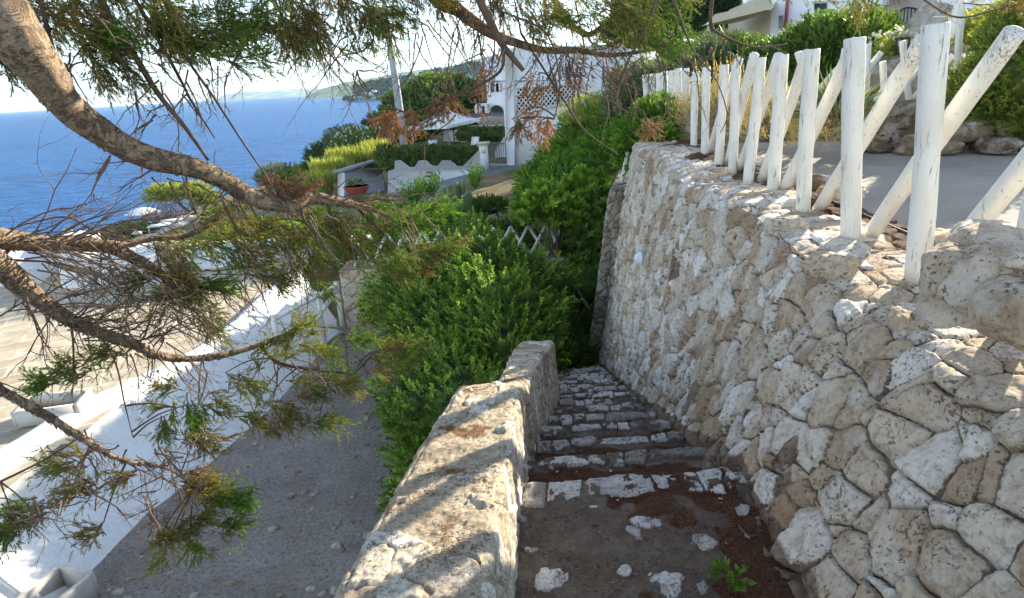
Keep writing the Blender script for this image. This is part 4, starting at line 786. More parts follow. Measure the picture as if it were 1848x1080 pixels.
# ================================================================ buildings
M['dark']=simple('dark_opening',C((22,24,28)),.4,.2); M['glass']=simple('window_glass',C((70,84,96)),.1,.1,spec=.6)
M['redpipe']=simple('red_downpipe',C((168,74,70)),.5,.1); M['iron']=simple('dark_iron',C((52,46,44)),.5,.15); M['greyiron']=simple('grey_iron',C((120,126,134)),.5,.1)
M['canvas']=simple('white_canvas',C((232,232,230)),.8,.04); M['beige']=simple('beige_canvas',C((206,188,150)),.8,.06); M['cream']=plaster('cream_house_plaster',C((214,200,176)),.1,.2)
M['pole']=simple('galvanised_pole',C((172,176,180)),.5,.08,3)
def pquad(pts,th,name,mat,parent=None,back=(0,1,0)):   # extruded polygon given in 3D, thickness away from camera
    P=np.array(pts,float); n=len(P); V=np.vstack([P,P+np.array(back)*th]); T=[]
    # ear clipping in x,z
    idx=list(range(n)); q=P[:,[0,2]]; ar=sum(q[i][0]*q[(i+1)%n][1]-q[(i+1)%n][0]*q[i][1] for i in range(n)); 
    if ar<0: idx=idx[::-1]
    def cr2(a,b,c): return (b[0]-a[0])*(c[1]-a[1])-(b[1]-a[1])*(c[0]-a[0])
    g=0
    while len(idx)>3 and g<500:
        g+=1
        for k in range(len(idx)):
            a,b,c=idx[k-1],idx[k],idx[(k+1)%len(idx)]
            if cr2(q[a],q[b],q[c])<=1e-12: continue
            if any(cr2(q[a],q[b],q[p])>=0 and cr2(q[b],q[c],q[p])>=0 and cr2(q[c],q[a],q[p])>=0 for p in idx if p not in(a,b,c)): continue
            T.append((a,b,c)); idx.pop(k); break
        else: break
    T.append(tuple(idx[:3])); T=np.array(T); Q=[[i,(i+1)%n,n+(i+1)%n,n+i] for i in range(n)]
    return mesh(name,V,[np.array(Q),np.vstack([T,T[:,::-1]+n])],mat,parent,{'tone':np.zeros(2*n)})
def onplane(pts,A,B,off=0.):              # pixels onto the vertical plane through A and B (plan points)
    A=np.array(A[:2]);B=np.array(B[:2]); k=(B[0]-A[0])/(B[1]-A[1]) if abs(B[1]-A[1])>1e-6 else None; out=[]; nrm=np.array([B[1]-A[1],-(B[0]-A[0])]); nrm/=np.linalg.norm(nrm); nrm*=np.sign(-nrm[1])
    A=A+nrm*off
    d=np.array(B)-np.array(A)+nrm*off
    for u,v in pts:
        r=ray(u,v); # solve A + s d = t*(rx,1)
        Mx=np.array([[r[0],-d[0]],[1.,-d[1]]]); t,s=np.linalg.solve(Mx,A); out.append(EYE+r*t)
    return out
# ---- big white house
def house():
    A=Y(915,300,32); B=Y(1225,230,36.5); t=thing('white_house','big plain white house with a lattice panel and red downpipe beyond the bushes','house',A+[0,0,-1.2])
    z0=-4.0; ztop=onplane([(920,92)],A,B)[0][2]; d=(B-A)[:2]; L=np.linalg.norm(d); d/=L; nb=np.array([.9,8.])
    a,b=A[:2],B[:2]; mb=MB(); P=[a,b,b+nb,a+nb]
    mb.prism(P,z0,ztop); mb.build('wall',M['white_wall'],t)
    mb=MB(); e=.06; P2=[a-d*.08-nb/8*.08,b+d*.08-nb/8*.08,b+nb+d*.08,a+nb-d*.08]; mb.prism(P2,ztop+.002,ztop+.12); mb.build('roof',M['white_wall'],t)
    pquad(onplane([(913,304),(929,302),(928,95),(912,95)],A,B,.18),.17,'pilaster',M['white_wall'],t)
    pn=[(931,158),(1040,152),(1040,182),(931,208)]; pquad(onplane(pn,A,B,.03),.02,'panel_recess',M['dark'],t)
    W3=onplane(pn,A,B,.07); o=W3[0]; ex=(W3[1]-W3[0]); Lx=np.hypot(ex[0],ex[1]); ex=np.array([ex[0],ex[1],0])/Lx; q=[(np.dot(p-o,ex),p[2]-o[2]) for p in W3]
    def clip(p0,p1):
        t0,t1=0.,1.; n=len(q); ar=sum(q[i][0]*q[(i+1)%n][1]-q[(i+1)%n][0]*q[i][1] for i in range(n)); sg=1 if ar>0 else -1; dd=(p1[0]-p0[0],p1[1]-p0[1])
        for i in range(n):
            a_,b_=q[i],q[(i+1)%n]; nx,ny=-(b_[1]-a_[1])*sg,(b_[0]-a_[0])*sg; w=nx*(p0[0]-a_[0])+ny*(p0[1]-a_[1]); dn=nx*dd[0]+ny*dd[1]
            if abs(dn)<1e-9:
                if w<0: return None
                continue
            tt=-w/dn
            if dn>0: t0=max(t0,tt)
            else: t1=min(t1,tt)
        return None if t0>=t1-.02 else ((p0[0]+dd[0]*t0,p0[1]+dd[1]*t0),(p0[0]+dd[0]*t1,p0[1]+dd[1]*t1))
    mb=MB(); sp_=.25
    for k in range(-12,40):
        for s in (1,-1):
            c=clip((k*sp_-(3 if s>0 else -3)*1.,-3),(k*sp_+(3 if s>0 else -3)*1.,3))
            if c: mb.beam(o+ex*c[0][0]+[0,-.01*s,c[0][1]],o+ex*c[1][0]+[0,-.01*s,c[1][1]],.02,.062)
    for i in range(4): 
        p_,r_=q[i],q[(i+1)%4]; mb.beam(o+ex*p_[0]+[0,-.02,p_[1]],o+ex*r_[0]+[0,-.02,r_[1]],.06,.08)
    mb.build('lattice_panel',M['white_wall'],t)
    pl=onplane([(1046,145),(1042,236)],A,B,.12); mb=MB(); mb.tube([pl[0],pl[1]],.07,10); mb.build('downpipe',M['redpipe'],t,True)
    cb=onplane([(880,147),(1046,144)],A,B,.1); mb=MB(); mb.tube([cb[0],(cb[0]+cb[1])/2+[0,0,-.02],cb[1]],.02,5); mb.build('cable',M['greyiron'],t)
    pquad(onplane([(1064,178),(1078,177),(1077,202),(1064,203)],A,B,.03),.03,'window',M['glass'],t)
    for (u0,u1) in ((1062,1064.5),(1077.5,1080)): pass
    pquad(onplane([(1100,135),(1130,133),(1130,150),(1100,152)],A,B,.03),.03,'window',M['glass'],t)
    # step block at the foot
    pquad(onplane([(914,300),(930,300),(922,309),(914,309)],A,B,.4),.4,'plinth',M['white_wall'],t)
house()
# ---- tower house with arches, farther away
def arch(cx_,w,zb,zt_,A,B,off,name,mat,t,par=None,ring=True):
    d=np.array([B[0]-A[0],B[1]-A[1],0]); d/=np.linalg.norm(d); nrm=np.array([d[1],-d[0],0]); nrm*=np.sign(-nrm[1]); c=np.array([cx_[0],cx_[1],0]); r=w/2; zc=zt_-r
    pts=[c-d*r+[0,0,zb],c+d*r+[0,0,zb]]+[c+d*r*math.cos(a)+[0,0,zc+r*math.sin(a)] for a in np.linspace(0,math.pi,13)]
    o=pquad([p+nrm*off for p in pts],.02,name,mat,t)
    if ring:
        mb=MB()
        P=[p+nrm*(off+.03) for p in pts[1:]]+[pts[0]+nrm*(off+.03)]
        for i in range(len(P)-1): mb.beam(P[i],P[i+1],.1,.1)
        mb.build('frame',M['white_wall'],o)
    return o
def tower():
    A=Y(878,205,43);B=Y(925,205,43); t=thing('tower_house','slim white tower house with arched windows behind the big white house','house',A+[0,0,-2])
    zt_=Y(895,104,43)[2]; mb=MB(); mb.prism([(A[0]+.1,43),(B[0]+3,43),(B[0]+3,49),(A[0]+.1,49)],-4,zt_); mb.build('wall',M['white_wall'],t)
    mb=MB(); mb.prism([(A[0]+.0,42.9),(B[0]+3.1,42.9),(B[0]+3.1,49.1),(A[0]+.0,49.1)],zt_+.002,zt_+.1); mb.build('roof',M['white_wall'],t)
    c=Y(893,166,43); arch(c,.62,c[2],Y(893,145,43)[2],A,B,.03,'window',M['glass'],t); c=Y(901,166,43); arch(c,.5,c[2],Y(901,147,43)[2],A,B,.03,'window',M['cream'],t)
    c=Y(896,203,43); arch(c,1.05,c[2]-.3,Y(896,189,43)[2],A,B,.03,'door',M['glass'],t)
    # porch
    p0=Y(858,190,42);p1=Y(880,190,42); mb=MB(); mb.box(((p0+p1)/2+[0,.8,0]),(p1[0]-p0[0],2,.12)); mb.build('porch_roof',M['white_wall'],t)
    for u in (860,868,878): mb=MB(); a=Y(u,208,41.6); mb.tube([a,[a[0],a[1],p0[2]-.06]],.09,10); mb.build('pillar',M['white_wall'],t,True)
    mb=MB(); a=Y(870,200,42.6); mb.box(a+[0,1,-.2],(1.3,.2,1.3)); mb.build('porch_door',M['dark'],t)
tower()
# terraced garden walls between tower and parasol
def gwall(name,uvs,y0,y1,mat,label,th=.3,group=None,cap=None):
    n=len(uvs); P=[Y(u,v,y0+(y1-y0)*f) for (u,v,f) in uvs]; o=pquad(P,th,name,mat); tag(o,label,'wall',group); return o
mat_gs=stonemat('garden_stone',[(0,C((150,130,110))),(.5,C((186,166,140))),(1,C((214,198,172)))],(C((110,98,86)),C((150,138,124))),stain=.3)
rubble_block('garden_wall',mat_gs,[(Y(862,232,38),Y(916,230,38),Y(862,213,38),Y(916,212,38)),(Y(862,213,38),Y(916,212,38),Y(862,213,38)+[0,.5,0],Y(916,212,38)+[0,.5,0])],None,.05,.4,.28,200,'brown stone garden wall between the parasol and the big white house','wall')
gwall('railing_wall',[(845,213,0),(916,212,0),(916,204,0),(845,206,0)],40,40,M['greyiron'],'grey railing band in front of the arched tower house')
gwall('garden_wall',[(826,240,0),(916,240,0),(916,226.5,0),(826,228,0)],35.5,35.5,M['white_wall'],'low white wall with flat top above the dark hedge by the gate')
gwall('garden_wall',[(800,256,0),(830,256,0),(830,236,0),(800,236,0)],36.6,36.6,M['white_wall'],'short white wall piece under the big parasol')
b=bushthing('clipped_hedge','dark clipped hedge between the low white wall and the gate','hedge',Y(870,262,34.5)); mbx=[(Y(u,243,34.6),(.42,.35,.42)) for u in range(835,915,9)]
crown('foliage',mbx,1500,8,.08,.05,.14,M['lf_dark'],b,tone=(.1,.7),seed=80,zmin=-.9,lump=.08,core=.85)
# ---- street wall with scallops, pillar and gate
A_=Y(700,352,28.3);B_=Y(878,305,31)
def pl2(pts,off=0.): return onplane(pts,A_,B_,off)
o=pquad(pl2([(700,362),(878,318),(916,318),(916,297),(878,297),(878,262),(872,262),(866,270),(850,286),(835,301),(825,301),(812,291),(797,291),(788,301),(780,301),(768,291),(755,291),(747,303),(738,303),(722,291),(712,291),(712,306),(700,310)]),.25,'street_wall',M['white_wall']); tag(o,'white street wall with scalloped top below the clipped hedge','wall')
t=thing('gate_pillar','white gate pillar with moulded cap and house number tile','pillar',pl2([(883,298)])[0]); c=pl2([(874.5,300)])[0]; w=.42
mb=MB(); mb.box((c[0],c[1]+.1,(pl2([(874,262)])[0][2]+c[2])/2-.1),(w,w,pl2([(874,262)])[0][2]-c[2]+.2)); mb.build('shaft',M['white_wall'],t); ztop=pl2([(874,262)])[0][2]
mb=MB(); mb.box((c[0],c[1]+.1,ztop+.03),(w+.1,w+.1,.06)); mb.box((c[0],c[1]+.1,ztop+.095),(w+.2,w+.2,.07)); mb.build('cap',M['cream'],t)
mb=MB(); mb.box((c[0],c[1]-.125,ztop-.28),(.2,.03,.16)); nt_=mb.build('number_tile',M['cream'],t)
pp=pl2([(772,315)])[0]; t=thing('wall_plaque','small cream plaque with dark frame on the white street wall','plaque',pp); mb=MB(); mb.box(pp+[0,-.03,0],(.46,.03,.22)); mb.build('frame',M['iron'],t); mb=MB(); mb.box(pp+[0,-.05,0],(.36,.03,.13)); mb.build('face',M['cream'],t)
def gate2():
    a,b=pl2([(882,296)])[0],pl2([(914,296)])[0]; h=pl2([(882,259)])[0][2]-a[2]; t=thing('iron_gate','grey barred iron gate between the white pillar and the big white house','gate',a); 
    for nm,p,q in (('rail',a+[0,0,h],b+[0,0,h]),('rail',a+[0,0,.08],b+[0,0,.08]),('post',a,a+[0,0,h]),('post',b,b+[0,0,h])): mb=MB(); mb.beam(p,q,.05,.05); mb.build(nm,M['greyiron'],t)
    for k in range(1,8): p=a+(b-a)*k/8; mb=MB(); mb.tube([p+[0,0,.08],p+[0,0,h]],.016,6); mb.build('bar',M['greyiron'],t)
gate2()
o=pquad([Y(893,300,34),Y(916,300,34),Y(914,246,34),Y(908,250,34),Y(893,276,34)],.2,'stair_wall',M['white_wall']); tag(o,'white sloping stair wall seen behind the bars of the iron gate','wall')
b=bushthing('clipped_hedge','long clipped green hedge growing over the scalloped white street wall','hedge',Y(780,300,30)); hb=[]
for f in np.linspace(0,1,30):
    u=690+f*168; y=28.6+f*2.3; hb.append((Y(u,277+2*math.sin(f*9),y+.35),(.36,.34,.40)))
    if f<.12: hb.append((Y(u-2,295,y+.1),(.3,.3,.42)))
for u in (742,784,830): y=28.6+(u-690)/168*2.3; hb.append((Y(u,291,y+.22),(.28,.3,.34)))
crown('foliage',hb,4600,8,.07,.05,.14,M['lf_dark'],b,tone=(.15,.85),seed=82,zmin=-.9,lump=.1,core=.86,upb=.2)
# grey ramp wall and terracotta planter by the driveway
o=pquad([Y(612,362,27),Y(697,352,29),Y(686,290,30.5),Y(612,313,27.2)],.25,'ramp_wall',M['grey_plaster']); tag(o,'grey rendered wall with sloping top beside the driveway','wall')
mb=MB(); p,q=Y(606,313,27),Y(688,289,30.5); mb.beam(p+[0,.1,.04],q+[0,.1,.04],.4,.09); mb.build('coping',M['drive'],o)
o=pquad([Y(610,368,26.9),Y(622,366,26.9),Y(619,314,26.9),Y(609,316,26.9)],.3,'wall_pier',M['white_wall']); tag(o,'white end pier of the grey ramp wall','wall pier')
t=thing('terracotta_planter','wide terracotta red planter standing by the grey ramp wall','planter',Y(645,352,26)); c=Y(645,351,26); mb=MB()
mb.tube([c+[0,0,z] for z in (0,.02,.2,.3,.34,.34,.25)],[.3,.34,.46,.52,.54,.48,.46],20,True); mb.build('pot',simple('terracotta',C((176,92,74)),.8,.15),t,True)
crown('plant',[(c+[0,0,.42],(.3,.3,.16))],60,6,.08,.04,.14,M['lf_dark'],t,core=0,seed=84)['kind']='stuff'
# ---- parasol, poles, garden furniture
def parasol():
    L_,Fr,R_,Bk,Ap=Y(735,230,36),Y(806,227,34.3),Y(866,214,36.4),Y(800,212,38.6),Y(806,197,36.2); t=thing('garden_parasol','large square white garden parasol in front of the round dark tree','parasol',[Ap[0],Ap[1],-2.4])
    mb=MB(); n=10; c=[L_,Fr,R_,Bk]
    for i in range(4):
        a,b=c[i],c[(i+1)%4]; V=[];
        for j in range(n+1):
            for k in range(n+1):
                f=j/n; g=k/n; e=a+(b-a)*g; p=e+(Ap-e)*f; p=p-[0,0,.12*math.sin(math.pi*f)*1.]; V.append(p)
        mb.add(V,grid(n+1,n+1)); mb.add([a,b,b-[0,0,.16],a-[0,0,.16]],[[0,1,2,3]])
    mb.build('canopy',M['canvas'],t,True); mb=MB(); mb.tube([[Ap[0],Ap[1],-2.5],Ap+[0,0,.02]],.04,8); mb.build('pole',M['pole'],t,True)
    for p in c: mb=MB(); mb.tube([Ap-[0,0,.1],p-[0,0,.06]],.02,5); mb.build('rib',M['pole'],t)
    mb=MB(); mb.tube([Ap-[0,0,.03],Ap+[0,0,.12]],[.1,.02],8); mb.build('finial',M['canvas'],t)
parasol()
for lab,(u,v,tu,tv,y,mt) in (('slim dark post holding up the right side of the parasol terrace',(819,250,818,224,35,'iron')),('slim pale post under the left side of the parasol',(745,258,743,233,34.8,'pole'))):
    mb=MB(); mb.tube([Y(u,v,y)-[0,0,.6],Y(tu,tv,y)],.035,6); o=mb.build('garden_post',M[mt],None,True); tag(o,lab,'post')
def chair(c,rz,label):
    t=thing('garden_chair',label,'chair',c,'white chairs on the parasol terrace'); Cc,Ss=math.cos(rz),math.sin(rz)
    def L(x,y,z): return np.array((c[0]+x*Cc-y*Ss,c[1]+x*Ss+y*Cc,c[2]+z))
    mb=MB(); mb.box(L(0,0,.43),(.5,.5,.05),rz); mb.build('seat',M['canvas'],t); mb=MB(); mb.beam(L(0,.25,.45),L(0,.42,1.0),.5,.04); mb.V[-1]=mb.V[-1]; mb.build('backrest',M['canvas'],t)
    for x in(-.22,.22):
        for y in(-.22,.22): mb=MB(); mb.beam(L(x,y,0),L(x,y,.42),.04,.04); mb.build('leg',M['canvas'],t)
chair(Y(790,277,33.6)+[0,0,-.35],.6,'white garden chair under the parasol, nearer its pole'); chair(Y(850,272,33.8)+[0,0,-.35],-.7,'white garden chair close to the dark clipped hedge')
mb=MB(); c=Y(775,262,34.4); 
t=thing('garden_table','low pale round table beside the chairs under the parasol','table',c+[0,0,-.7]); mb.tube([c,c+[0,0,.04]],.45,20); mb.build('top',M['canvas'],t); mb=MB(); mb.tube([c+[0,0,-.7],c],.05,8); mb.build('leg',M['iron'],t)
def ppole():
    pts=[(731,268),(722,205),(713,140),(705,90),(699,50),(693,0),(690,-40)]; P=[Y(u,v,31.2) for u,v in pts]; P[0]=P[0]-[0,0,.8]; mb=MB(); mb.tube(P,np.linspace(.20,.10,len(P)),16,True,0.); o=mb.build('lamp_pole',M['pole'],None,True); tag(o,'tall leaning grey utility pole rising from the clipped hedge','pole')
ppole()
# ---- trees and shrubs toward the sea
def tree(label,name,blobs,base,n,mat,r,seed,ll=.22,lw=.07,L=.5,tone=(.1,.8),cat='tree',nl=10,grp=None,core=.6,lump=.35):
    t=thing(name,label,cat,base,grp); crown('crown',blobs,n,nl,ll,lw,L,M[mat],t,tone=tone,seed=seed,upb=.35,lump=lump,core=core); stems(t,base,[b[0] for b in blobs[:4]],r,'branch_dark','trunk'); return t
tree('large dome shaped dark green tree behind the white parasol','broadleaf_tree',[(Y(790,178,46),(2.9,2.8,1.7)),(Y(745,205,46),(2.2,2.3,1.6)),(Y(835,185,47),(2.2,2.3,1.5)),(Y(720,235,45),(1.3,1.6,1.3)),(Y(780,225,45),(3.2,2.2,1.4)),(Y(850,225,46.5),(1.6,1.8,1.2))],Y(790,260,46),6500,'lf_dark',.3,90,.2,.11,.4,(.1,.95))
tree('small dark flat topped pine on the shore, left of the utility pole','pine_tree',[(Y(695,215,52),(1.5,1.3,.55)),(Y(672,225,52),(.9,.9,.35)),(Y(712,228,51),(1,1,.5))],Y(705,262,52),800,'lf_pine',.14,92,.2,.04,.35)
for k,(u,v,y,r_,h_,mt,lab,nm,fl) in enumerate([(640,268,40,1.5,1.1,'lf_dark','dark oleander shrub topped with cream flowers, nearer the yellow reeds','flowering_shrub',1),(692,258,39,1.5,1.1,'lf_dark','dark oleander shrub topped with cream flowers, next to the utility pole','flowering_shrub',1),(592,285,44,1.6,1.15,'lf_pine','dark rounded shrub on the shore rocks, left of the flowering shrubs','shore_shrub',0),(625,252,43,1.5,.9,'lf_grey','pale grey green shrub standing behind the flowering shrubs','shore_shrub',0),(558,312,44,1.0,.65,'lf_bright','small bright green round shrub near the shore rocks','shore_shrub',0),(505,318,46,1.8,.85,'lf_grey','large grey olive shrub above the bright round shrub by the juniper limb','shore_shrub',0),(525,330,40,1.3,.7,'lf_bright','light green low shrub between grey olive shrub and juniper limb','shore_shrub',0),(735,250,38,1.1,.8,'lf_dark','dark shrub at the foot of the dome tree, beside the utility pole','shore_shrub',0),(235,425,40,1.9,.8,'lf_dark','wide dark shrub by the beach on the left, beyond the terrace','shore_shrub',0),(350,455,26,1.3,.7,'lf_bright','bright green shrub beyond the terrace, behind the juniper sprays','shore_shrub',0),(400,400,40,1.6,.9,'lf_bright','yellowish green shrub beyond the terrace under the main juniper limb','shore_shrub',0)]):
    c=Y(u,v,y); b=bushthing(nm,lab,'shrub',c-[0,0,h_]); crown('foliage',[(c,(r_,r_,h_)),(c+[r_*.6,-.2,-.1],(r_*.6,r_*.6,h_*.8))],900,9,.12,.06,.3,M[mt],b,tone=(.1,.85),seed=100+k,core=.8)
    if fl: crown('flowers',[(c+[0,0,.1],(r_*1.02,r_*1.02,h_*1.02))],150,10,.1,.09,.12,M['whitefl'],b,core=0,seed=100+k,zmin=.1)
b=bushthing('reed_bed','tall yellow green reeds in a sunny strip behind the grey ramp wall','reeds',Y(640,320,33)); rb=[(Y(640,298,33),(1.6,.7,.5)),(Y(680,285,34),(1.0,.7,.45)),(Y(600,320,31),(1.2,.7,.5)),(Y(580,345,28),(.9,.7,.5))]
crown('leaves',rb,1500,7,.35,.03,.7,M['lf_yellow'],b,tone=(.4,1.),upb=2.5,ang=.35,seed=120,core=.6)
tree('young leaning umbrella pine with bright top near the beach','pine_tree',[(Y(300,352,42),(1.3,1.2,.6)),(Y(345,350,42),(1.3,1.2,.6)),(Y(372,362,42),(.9,.9,.5))],Y(362,408,42),900,'lf_yellow',.2,130,.25,.05,.4,(.2,.9))
b=bushthing('dead_shrub','leafless grey shrub beside the small white beach parasol','shrub',Y(300,415,44)); acc=MB()
for k in range(120):
    p=Y(300,412,44)+R.normal(size=3)*[.5,.4,.1]; q=p+np.array([R.normal()*.8,R.normal()*.5,1.1+.7*R.random()]); acc.tube([p,(p+q)/2+R.normal(size=3)*.1,q],[.03,.02,.008],3,False)
acc.build('twigs',M['twig'],b)
c=Y(257,384,48); t=thing('beach_parasol','small white beach parasol at the water edge on the left','parasol',c-[0,0,2]); mb=MB(); mb.tube([c+[0,0,.0],c+[0,0,.25],c+[0,0,.4]],[1.25,.7,.03],12,False); mb.build('canopy',M['canvas'],t,True); mb=MB(); mb.tube([c-[0,0,2],c+[0,0,.35]],.03,6); mb.build('pole',M['pole'],t)
for k,(u,v,y,rz,lab) in enumerate([(322,408,38,.4,'cream sun lounger by the beach, the one nearer the leaning pine'),(300,418,36,.1,'cream sun lounger by the beach, the one nearer the terrace')]):
    c=Y(u,v,y); t=thing('sun_lounger',lab,'sun lounger',c,'sun loungers by the beach'); mb=MB(); mb.beam(c+[-.9,0,.35],c+[.3,.1,.35],.65,.06); mb.build('seat',M['canvas'],t); mb=MB(); mb.beam(c+[.32,.1,.35],c+[.9,.15,.75],.65,.06); mb.build('backrest',M['canvas'],t)
    for x in(-.8,.2): mb=MB(); mb.beam(c+[x,-.25,0],c+[x,-.25,.33],.05,.05); mb.build('leg',M['canvas'],t)
mb=MB()
for k in range(160):
    f=R.random(); u=200+f*170; v=440-40*f+R.normal()*5; boulder(mb,Y(u,v,42+R.normal()*2),.2+.3*R.random(),k,(1.5,1,.5),rz=k,n=7)
for k in range(120):
    f=R.random(); u=530+f*60; v=312-18*f+R.normal()*3; boulder(mb,Y(u,v,52+R.normal()*2),.2+.35*R.random(),k+300,(1.3,1,.6),rz=k,n=7)
o=mb.build('shore_rocks',M['capstone'],None,True,extra=SX); tag(o,'pale rocks scattered along the shoreline beyond the terrace','rocks',None,'stuff')
# far coast: little white houses and trees on the slopes
def farstuff():
    k=0
    for i in range(46):
        u=R.uniform(640,905); f=(u-640)/265; v=R.uniform(174-34*f,178-6*f) if u<870 else R.uniform(120,160); y=R.uniform(640,1000)-300*f
        top=ray(u,v); s=y/700; mb=MB(); c=Y(u,v,y); w=5+6*R.random(); mb.box(c+[0,0,1.2],(w,w*.8,3.2+2*R.random())); 
        mb.box(c+[w*.2,-w*.42,.8],(w*.18,.1,1.4))
        yield mb
mbs=MB()
for mb in farstuff():
    off=0
    for V,q in zip(mb.V,mb.Q): mbs.add(V,q-off)  ; off+=len(V)
o=mbs.build('distant_houses',M['white_wall']); tag(o,'tiny pale houses dotted over the far wooded coast','houses',None,'stuff')
acc=MB()
for i in range(900):
    u=R.uniform(625,915); f=(u-625)/290; y=R.uniform(560,1000); lo=178; hi=150-55*f if u>640 else 170; v=R.uniform(hi+8,lo+4*f); c=Y(u,v,y); r_=R.uniform(2.5,6)*y/800
    n_=7; d=rnd(40)*[1,1,.7]; V=c+d*r_*R.uniform(.7,1.1,(40,1)); acc.add(V,T=R.integers(0,40,(60,3)),a=R.uniform(.1,.7))
o=acc.build('distant_trees',M['lf_pine']); tag(o,'mass of small dark trees covering the far coastal slope','trees',None,'stuff')
# ---- upper house on the right
def upper_house():
    A=Y(1388,80,21);B=Y(1700,60,18.5); t=thing('white_house','upper white house with a beige awning and red downpipe above the hedges','house',A+[0,0,-1.5]); d=(B-A)[:2]; d/=np.linalg.norm(d); nb=np.array([-d[1],d[0]])
    c=A[:2]+nb*9+d*-3.5; mb=MB(); mb.prism([A[:2],B[:2]+d*4,B[:2]+d*4+nb*8,c],-.5,4.45); mb.build('wall',M['white_wall'],t)
    # cream side wall under the awning
    D=Y(1312,85,26.); mb=MB(); mb.prism([D[:2],A[:2]-d*.01-nb*.0,A[:2]+nb*3-d*.02,D[:2]+nb*3],-.5,3.7); mb.build('side_wall',M['cream'],t)
    pquad(onplane([(1353,60),(1368,57),(1369,33),(1355,37)],A,D,.05),.04,'door',M['dark'],t); pquad(onplane([(1369,58),(1374,57),(1374,32),(1370,33)],A,D,.12),.08,'shutter',M['white_wall'],t)
    pquad(onplane([(1406,52),(1414,51),(1413,28),(1406,29)],A,B,.05),.04,'shutter',M['grey_plaster'],t)
    pquad(onplane([(1470,24),(1492,22),(1492,6),(1470,7)],A,B,.04),.03,'window',M['glass'],t); pquad(onplane([(1467,6),(1495,5),(1495,2),(1467,3)],A,B,.1),.08,'lintel',M['cream'],t)
    pl=onplane([(1423,-20),(1417,50)],A,B,.1); mb=MB(); mb.tube([pl[0],pl[1]],.05,8); mb.build('downpipe',M['redpipe'],t,True)
    # awning
    p=[Y(1255,50,20),Y(1385,18,19.5),Y(1402,2,21),Y(1290,26,24.5)]; mb=MB(); p=[np.array(x) for x in p]; n=8; V=[]
    for i in range(n+1):
        for j in range(n+1): f,g=i/n,j/n; q=(p[0]*(1-f)+p[1]*f)*(1-g)+(p[3]*(1-f)+p[2]*f)*g; V.append(q-[0,0,.25*math.sin(math.pi*g)*(.4+.6*math.sin(math.pi*f))])
    mb.add(V,grid(n+1,n+1)); mb.build('awning',M['beige'],t,True); mb=MB(); mb.tube([Y(1274,78,20.2),Y(1279,40,20.2)],.04,6); mb.build('awning_post',M['white_wall'],t)
    # pale porch wall panel with curved iron grille
    pn=pquad(onplane([(1603,60),(1680,66),(1690,-20),(1606,-20)],A,B,.3),.28,'porch_wall',simple('pinkish_plaster',C((206,192,188)),.85,.05),t); 
    mb=MB(); A2,B2=onplane([(1603,66),(1660,66)],A,B,.5)
    top=[onplane([(u,14+abs(u-1640)**1.6*.045)],A,B,.5)[0] for u in np.linspace(1608,1664,10)]; mb.tube(top,.02,5)
    for u in np.linspace(1608,1664,10): 
        a=onplane([(u-5,70)],A,B,.5)[0]; b=onplane([(u,14+abs(u-1640)**1.6*.045)],A,B,.5)[0]; mb.tube([a,b],.015,5)
    mb.tube(onplane([(1603,69),(1662,69)],A,B,.5),.02,5); mb.build('grille',M['iron'],t)
upper_house()
mb=MB()
for k,(u,v,y,r_,sq) in enumerate([(1680,45,10,.28,(1,.8,1.15)),(1660,85,9.6,.3,(1,.8,1.2)),(1700,75,9.5,.3,(1.1,.8,1)),(1640,110,9.4,.22,(1,.9,1.2)),(1690,120,9.2,.3,(1.2,.9,1)),(1720,45,10,.22,(1,.8,1)),(1600,140,9.3,.25,(1.2,.8,1)),(1560,150,9.6,.3,(1.3,.8,.9)),(1650,150,9,.32,(1.2,.8,1))]): boulder(mb,Y(u,v,y),r_,k+90,sq,rz=k,n=26,rough=.4)
o=mb.build('rock_pile',M['oldstone'],None,True,extra=SX); tag(o,'grey rough rock outcrop beside the curved iron grille','rocks',None,'stuff')
t=thing('small_gate','small dark iron rail gate in front of the rock outcrop','gate',Y(1632,95,8.8))
for nm,a,b in (('rail',(1615,70),(1643,69)),('rail',(1615,96),(1641,95)),('post',(1617,98),(1618,68)),('post',(1638,98),(1642,68)),('bar',(1626,96),(1628,70))): mb=MB(); mb.tube([Y(*a,8.8),Y(*b,8.8)],.014,6); mb.build(nm,M['iron'],t)
mb=MB(); log(mb,Y(1712,70,8.3),Y(1735,-10,8.3),.05,88.1); o=mb.build('white_pole',M['wood'],None,True); tag(o,'slanting white painted log standing by the rock outcrop','pole')
tree('tall dark pine trees beside the awning of the upper house','pine_tree',[(Y(1330,10,30),(2.2,2,1.3)),(Y(1280,40,31),(2.,2,1.2)),(Y(1385,5,32),(2,2,1.3))],Y(1290,110,30),3800,'lf_pine',.2,140,.22,.05,.4,(.05,.6))
tree('dark pine tree with thick trunk at the left of the awning','pine_tree',[(Y(1180,25,28),(1.8,1.8,1.5)),(Y(1150,60,28),(1.4,1.4,.9)),(Y(1205,10,28),(1.3,1.5,.9))],Y(1238,120,28),2600,'lf_pine',.28,142,.22,.05,.4,(.05,.7))
